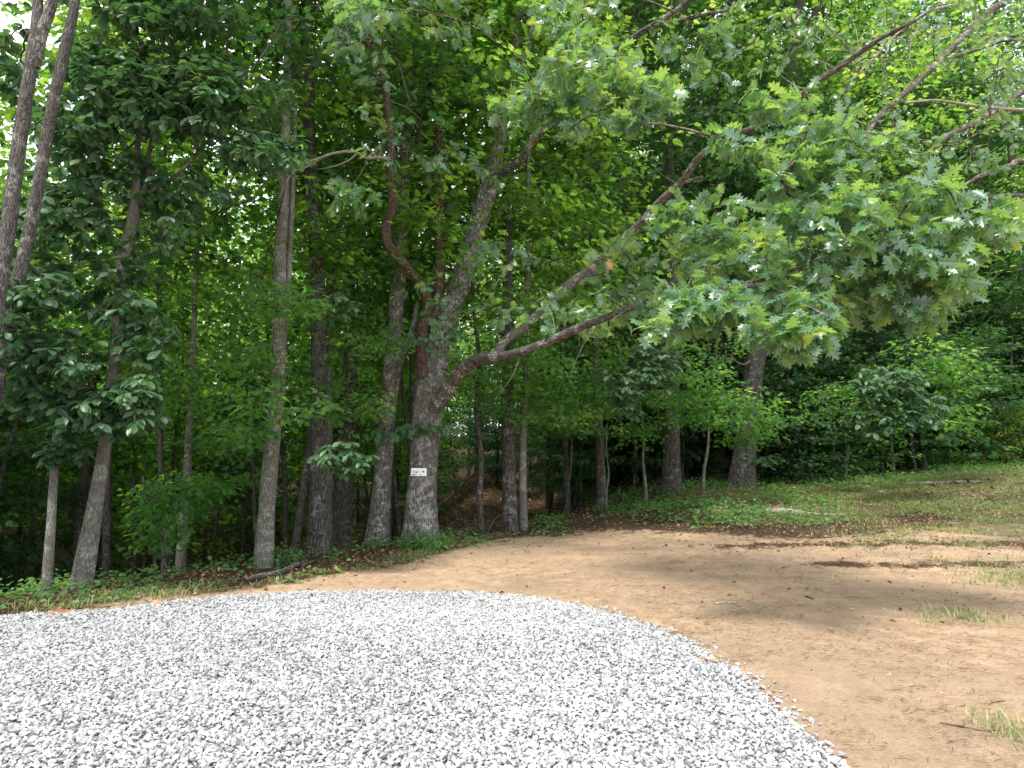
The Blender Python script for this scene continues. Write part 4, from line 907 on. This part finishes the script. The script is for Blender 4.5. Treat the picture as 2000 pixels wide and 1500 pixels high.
make_tree("broadleaf_sapling", "tall thin stem with oval leaves at the right edge near the yellow green bush", [(1818, 886, 6), (1822, 850, 5), (1824, 800, 4), (1826, 700, 3)], B_GREY, MM_, 75, 6,
          sprays=[(1830, 700, 18, 110, 50, 1., 36), (1850, 800, 18, 80, 40, .8, 24), (1880, 730, 18, 80, 40, .8, 20)], k=8, ext=False, kw=dict(size=.13, rad=.4))
# big spreading tree whose trunk stands just outside the right edge
make_tree("spreading_tree", "wide tree whose dark bare limbs reach down across the upper right corner",
          [(2330, 1010, 90), (2335, 800, 70), (2340, 500, 62), (2345, 200, 55), (2350, -200, 45)], B_LIMB, MO_, 80, 14, k=26,
          extra=[("limb", [(2340, 150, 26), (2150, -80, 20, -.3), (1953, 9, 13, -.6), (1883, 70, 13, -.8), (1832, 121, 14, -1.), (1767, 182, 12, -1.2), (1720, 224, 11, -1.3), (1687, 271, 9, -1.4)], B_LIMB),
                 ("limb", [(2342, 300, 26), (2150, 100, 18, -.3), (2000, 177, 14, -.6), (1925, 229, 12, -.8), (1879, 252, 12, -.9), (1837, 275, 11, -1.), (1804, 317, 9, -1.1)], B_LIMB),
                 ("limb", [(2342, 420, 26), (2180, 300, 16, -.3), (2000, 313, 12, -.6), (1977, 322, 11, -.7), (1920, 341, 9, -.8), (1879, 364, 6, -.9)], B_LIMB),
                 ("branch", [(1832, 121, 9, -1.), (1905, 98, 8, -1.2), (1955, 80, 7, -1.4), (2010, 76, 7, -1.6), (2100, 60, 7, -1)], B_LIMB),
                 ("branch", [(1767, 201, 5, -1.2), (1827, 196, 5, -1.3), (1907, 207, 6, -1.4), (2000, 214, 7, -1.4), (2120, 200, 8, -1)], B_DEAD),
                 ("branch", [(1710, 60, 4, -1.5), (1730, 95, 5, -1.5), (1728, 150, 4, -1.5), (1722, 196, 3, -1.4)], B_LIMB),
                 ("branch", [(1950, -40, 9, -.6), (1900, 0, 8, -.9), (1820, 20, 6, -1.1), (1760, 60, 5, -1.3), (1700, 120, 4, -1.4), (1655, 165, 3, -1.5)], B_DEAD),
                 ("limb", [(2342, 480, 20), (2180, 400, 14, -.3), (2020, 385, 10, -.6), (1960, 382, 8, -.7), (1900, 392, 5, -.8)], B_LIMB)],
          sprays=[(1850, 50, 10.2, 170, 90, 1.2, 34), (1650, 60, 11, 150, 90, 1.2, 28), (1500, 60, 11.5, 140, 90, 1.2, 30), (1950, 250, 9.6, 90, 120, 1., 26), (1780, 300, 11.5, 120, 60, 1., 24), (1960, 120, 9.2, 90, 80, 1., 26),
                  (2100, 0, 9.5, 160, 160, 1.2, 40), (1700, 200, 11.5, 110, 70, 1., 20)],
          spray='oak', kw=dict(size=.125, n=8, rt=.0035, pw=.38), crown_var=None)
# yellow green bush on the right
def bush(name, label, px, py, Yc, rx, ry, dp, n, mat, seed, ls=.06, cat='bush', group=None, T=T_SIMPLE):
    b = hit(px, py); r_ = np.random.default_rng(seed); root = empty(name, tuple(b), label, cat, group)
    s_ = b[1]/F_PX; u = norm(r_.normal(size=(n, 3)))*r_.random((n, 1))**.35
    T_ = b+np.c_[u[:, 0]*rx*s_, u[:, 1]*dp, (u[:, 2]+.85)*ry*s_]
    T_ = T_[T_[:, 2] > height(T_[:, 0], T_[:, 1])+.08]
    sk = np.array([b+np.array([0, 0, z_]) for z_ in np.linspace(0, ry*s_*.5, 5)])
    ch, d = grow(sk, T_, r_, .15, .1, .002, .4, .06); g = Geo()
    for p_, rr in ch: tube(g, p_, rr, 4, 0, cap=False)
    link("stems", g.mesh("stems", [B_WOOD], b), root)
    g = Geo(); spray_maple(g, T_, d, r_, ls, 22, .18, 0, T, .08, .6); link("foliage", g.mesh("foliage", [mat], b), root)
bush("bush", "yellow green bush at the right edge where the grass meets the woods", 1975, 900, 0, 80, 62, 1.1, 300, M_YELLOWGREEN, 91, .07)
bush("bush", "rounded dark green shrub left of the yellow green bush", 1890, 893, 0, 60, 35, .8, 110, M_HERB, 92, .08)
bush("shrub", "light green leafy shrub at the foot of the woods below the big drooping leaves", 1790, 912, 0, 50, 22, .5, 60, M_HERB, 93, .09)
bush("shrub", "low tangle of holly like leaves between the leaning trunk and the pale grey trunk", 330, 1112, 0, 100, 20, .5, 70, M_HERB, 94, .07)
bush("shrub", "low leafy clump at the right foot of the leaning trunk", 215, 1135, 0, 40, 16, .3, 34, M_HERB, 95, .07)
bush("shrub", "bright green clump of weeds at the foot of the sign oak", 838, 1072, 0, 45, 12, .35, 60, M_HERB, 96, .06)
bush("shrub", "small weed clump beside the fallen limb near the pale grey trunk", 565, 1100, 0, 40, 13, .3, 36, M_HERB, 97, .06)

# ------------------------------------------------------------------ loose wood and leaves
def log(name, label, path, bark, cat, seed=1, k=10, lift=.4):
    pts_ = []
    for px, py, wd in path:
        h_ = hit(px, py); rr = wd/2*h_[1]/F_PX; pts_.append((h_[0], h_[1], h_[2]+rr*lift, rr))
    q = catmull(np.array(pts_), .05); g = Geo(); b = np.array(pts_[len(pts_)//2][:3]); tube(g, q[:, :3], q[:, 3], k, 0, 0, .18, seed)
    o = link(name, g.mesh(name, [bark], b), None, tuple(b)); return tag(o, label, cat)
log("fallen_limb", "curved bare fallen limb lying on the weeds near the pale grey trunk", [(478, 1140, 8), (505, 1134, 10), (530, 1131, 11), (556, 1124, 11), (582, 1110, 9), (604, 1106, 7)], B_LIMB, 'branch', 1, 10, 1.6)
log("fallen_log", "weathered pale log lying in the green weeds on the right", [(1478, 1000, 8), (1510, 1001, 12), (1545, 1003, 12), (1590, 1006, 7), (1640, 1006, 4)], B_DEAD, 'log', 2)
log("fallen_branch", "long thin whitish branch lying left of the weathered log", [(1322, 996, 3), (1380, 998, 4), (1440, 1000, 4), (1470, 999, 3)], B_DEAD, 'branch', 3)
log("fallen_branch", "straight thin branch lying in the far right grass before the woods", [(1770, 945, 5), (1830, 944, 5), (1880, 942, 5), (1915, 941, 3)], B_DEAD, 'branch', 4)
log("stick", "thin dark stick on the dirt near the lower right corner", [(1835, 1415, 4), (1870, 1422, 5), (1910, 1428, 4), (1945, 1431, 3)], B_RED, 'stick', 5, 6)
log("stick", "short flat pale piece of wood on the dirt right of the gravel", [(1396, 1180, 4), (1418, 1179, 8), (1438, 1181, 7)], B_DEAD, 'stick', 6, 8)
log("stick", "small dark twig on the dirt beyond the gravel curve", [(1573, 1166, 3), (1583, 1170, 5), (1590, 1172, 2)], B_DARK, 'stick', 7, 6)
log("stick", "thin forked looking twig on the bare dirt near the right edge", [(1930, 1380, 2), (1940, 1374, 3), (1962, 1372, 2)], B_RED, 'stick', 8, 6)
log("wood_splinter", "orange brown wood splinter lying on the gravel at the bottom", [(280, 1478, 4), (300, 1468, 7), (322, 1458, 5), (332, 1453, 2)], plain("fresh_wood", (.55, .27, .13), .7, .3, 30), 'splinter', 9, 6, 3.)
log("wood_splinter", "small orange wood chip on the gravel at the left", [(146, 1293, 4), (155, 1289, 7), (166, 1286, 3)], plain("fresh_wood_chip", (.62, .30, .14), .7, .3, 30), 'splinter', 10, 6, 3.)
log("stick", "pale twig lying across the gravel edge at the bottom right of the stones", [(1592, 1470, 4), (1604, 1466, 4), (1618, 1463, 3)], B_LIMB, 'stick', 12, 6, 2.)
r = np.random.default_rng(5)
g = Geo(); bp = hit(915, 1030)
for i_ in range(9):   # tangle of dead branches at the trail mouth
    a = hit(900+r.random()*60, 1048+r.random()*4); ln = .5+.9*r.random(); d = norm(np.array([r.normal(), r.normal()*.3, .35+.5*r.random()]))
    q = catmull(np.array([a, a+d*ln*.5+r.normal(size=3)*.08, a+d*ln+r.normal(size=3)*.12]), .08); tube(g, q, np.linspace(.012, .003, len(q)), 6, 0, lump=.1)
tag(link("brush_tangle", g.mesh("brush_tangle", [B_LIMB], bp), None, tuple(bp)), "tangle of bare dead branches beside the sign oak at the trail mouth", 'brush')
def dead_leaf(px, py, label, size, col, seed, up=.02):
    h_ = hit(px, py); r_ = np.random.default_rng(seed); g = Geo(); b = h_+np.array([0, 0, up])
    for i_ in range(2): leaves(g, T_OAK, b[None]+r_.normal(size=(1, 3))*.008, np.c_[r_.normal(size=(1, 2)), [[.25]]], UP[None]+r_.normal(size=(1, 3))*.6, np.array([size]), np.array([.6]), 0)
    tag(link("fallen_leaf", g.mesh("fallen_leaf", [plain("leaf_brown", col, .7, .3, 25)], b), None, tuple(b)), label, 'leaf')
dead_leaf(1383, 1300, "curled brown leaf lying on the gravel near its right edge", .09, (.42, .24, .13), 1, .04)
dead_leaf(1848, 1390, "small dark curled leaf alone on the bare dirt at lower right", .05, (.04, .03, .025), 2)
dead_leaf(315, 1187, "orange brown leaf on the far edge of the gravel", .10, (.50, .26, .14), 3, .04)
dead_leaf(100, 1206, "rust coloured leaf, leftmost on the far gravel edge", .09, (.40, .15, .08), 4, .04)
dead_leaf(125, 1204, "rust coloured leaf just right of the leftmost one on the far gravel edge", .09, (.45, .18, .09), 5, .04)
dead_leaf(793, 1356, "tiny olive leaf in the middle of the gravel", .05, (.22, .20, .08), 6, .04)
dead_leaf(1258, 1218, "small olive leaf on the curved gravel edge", .06, (.30, .28, .10), 7, .04)
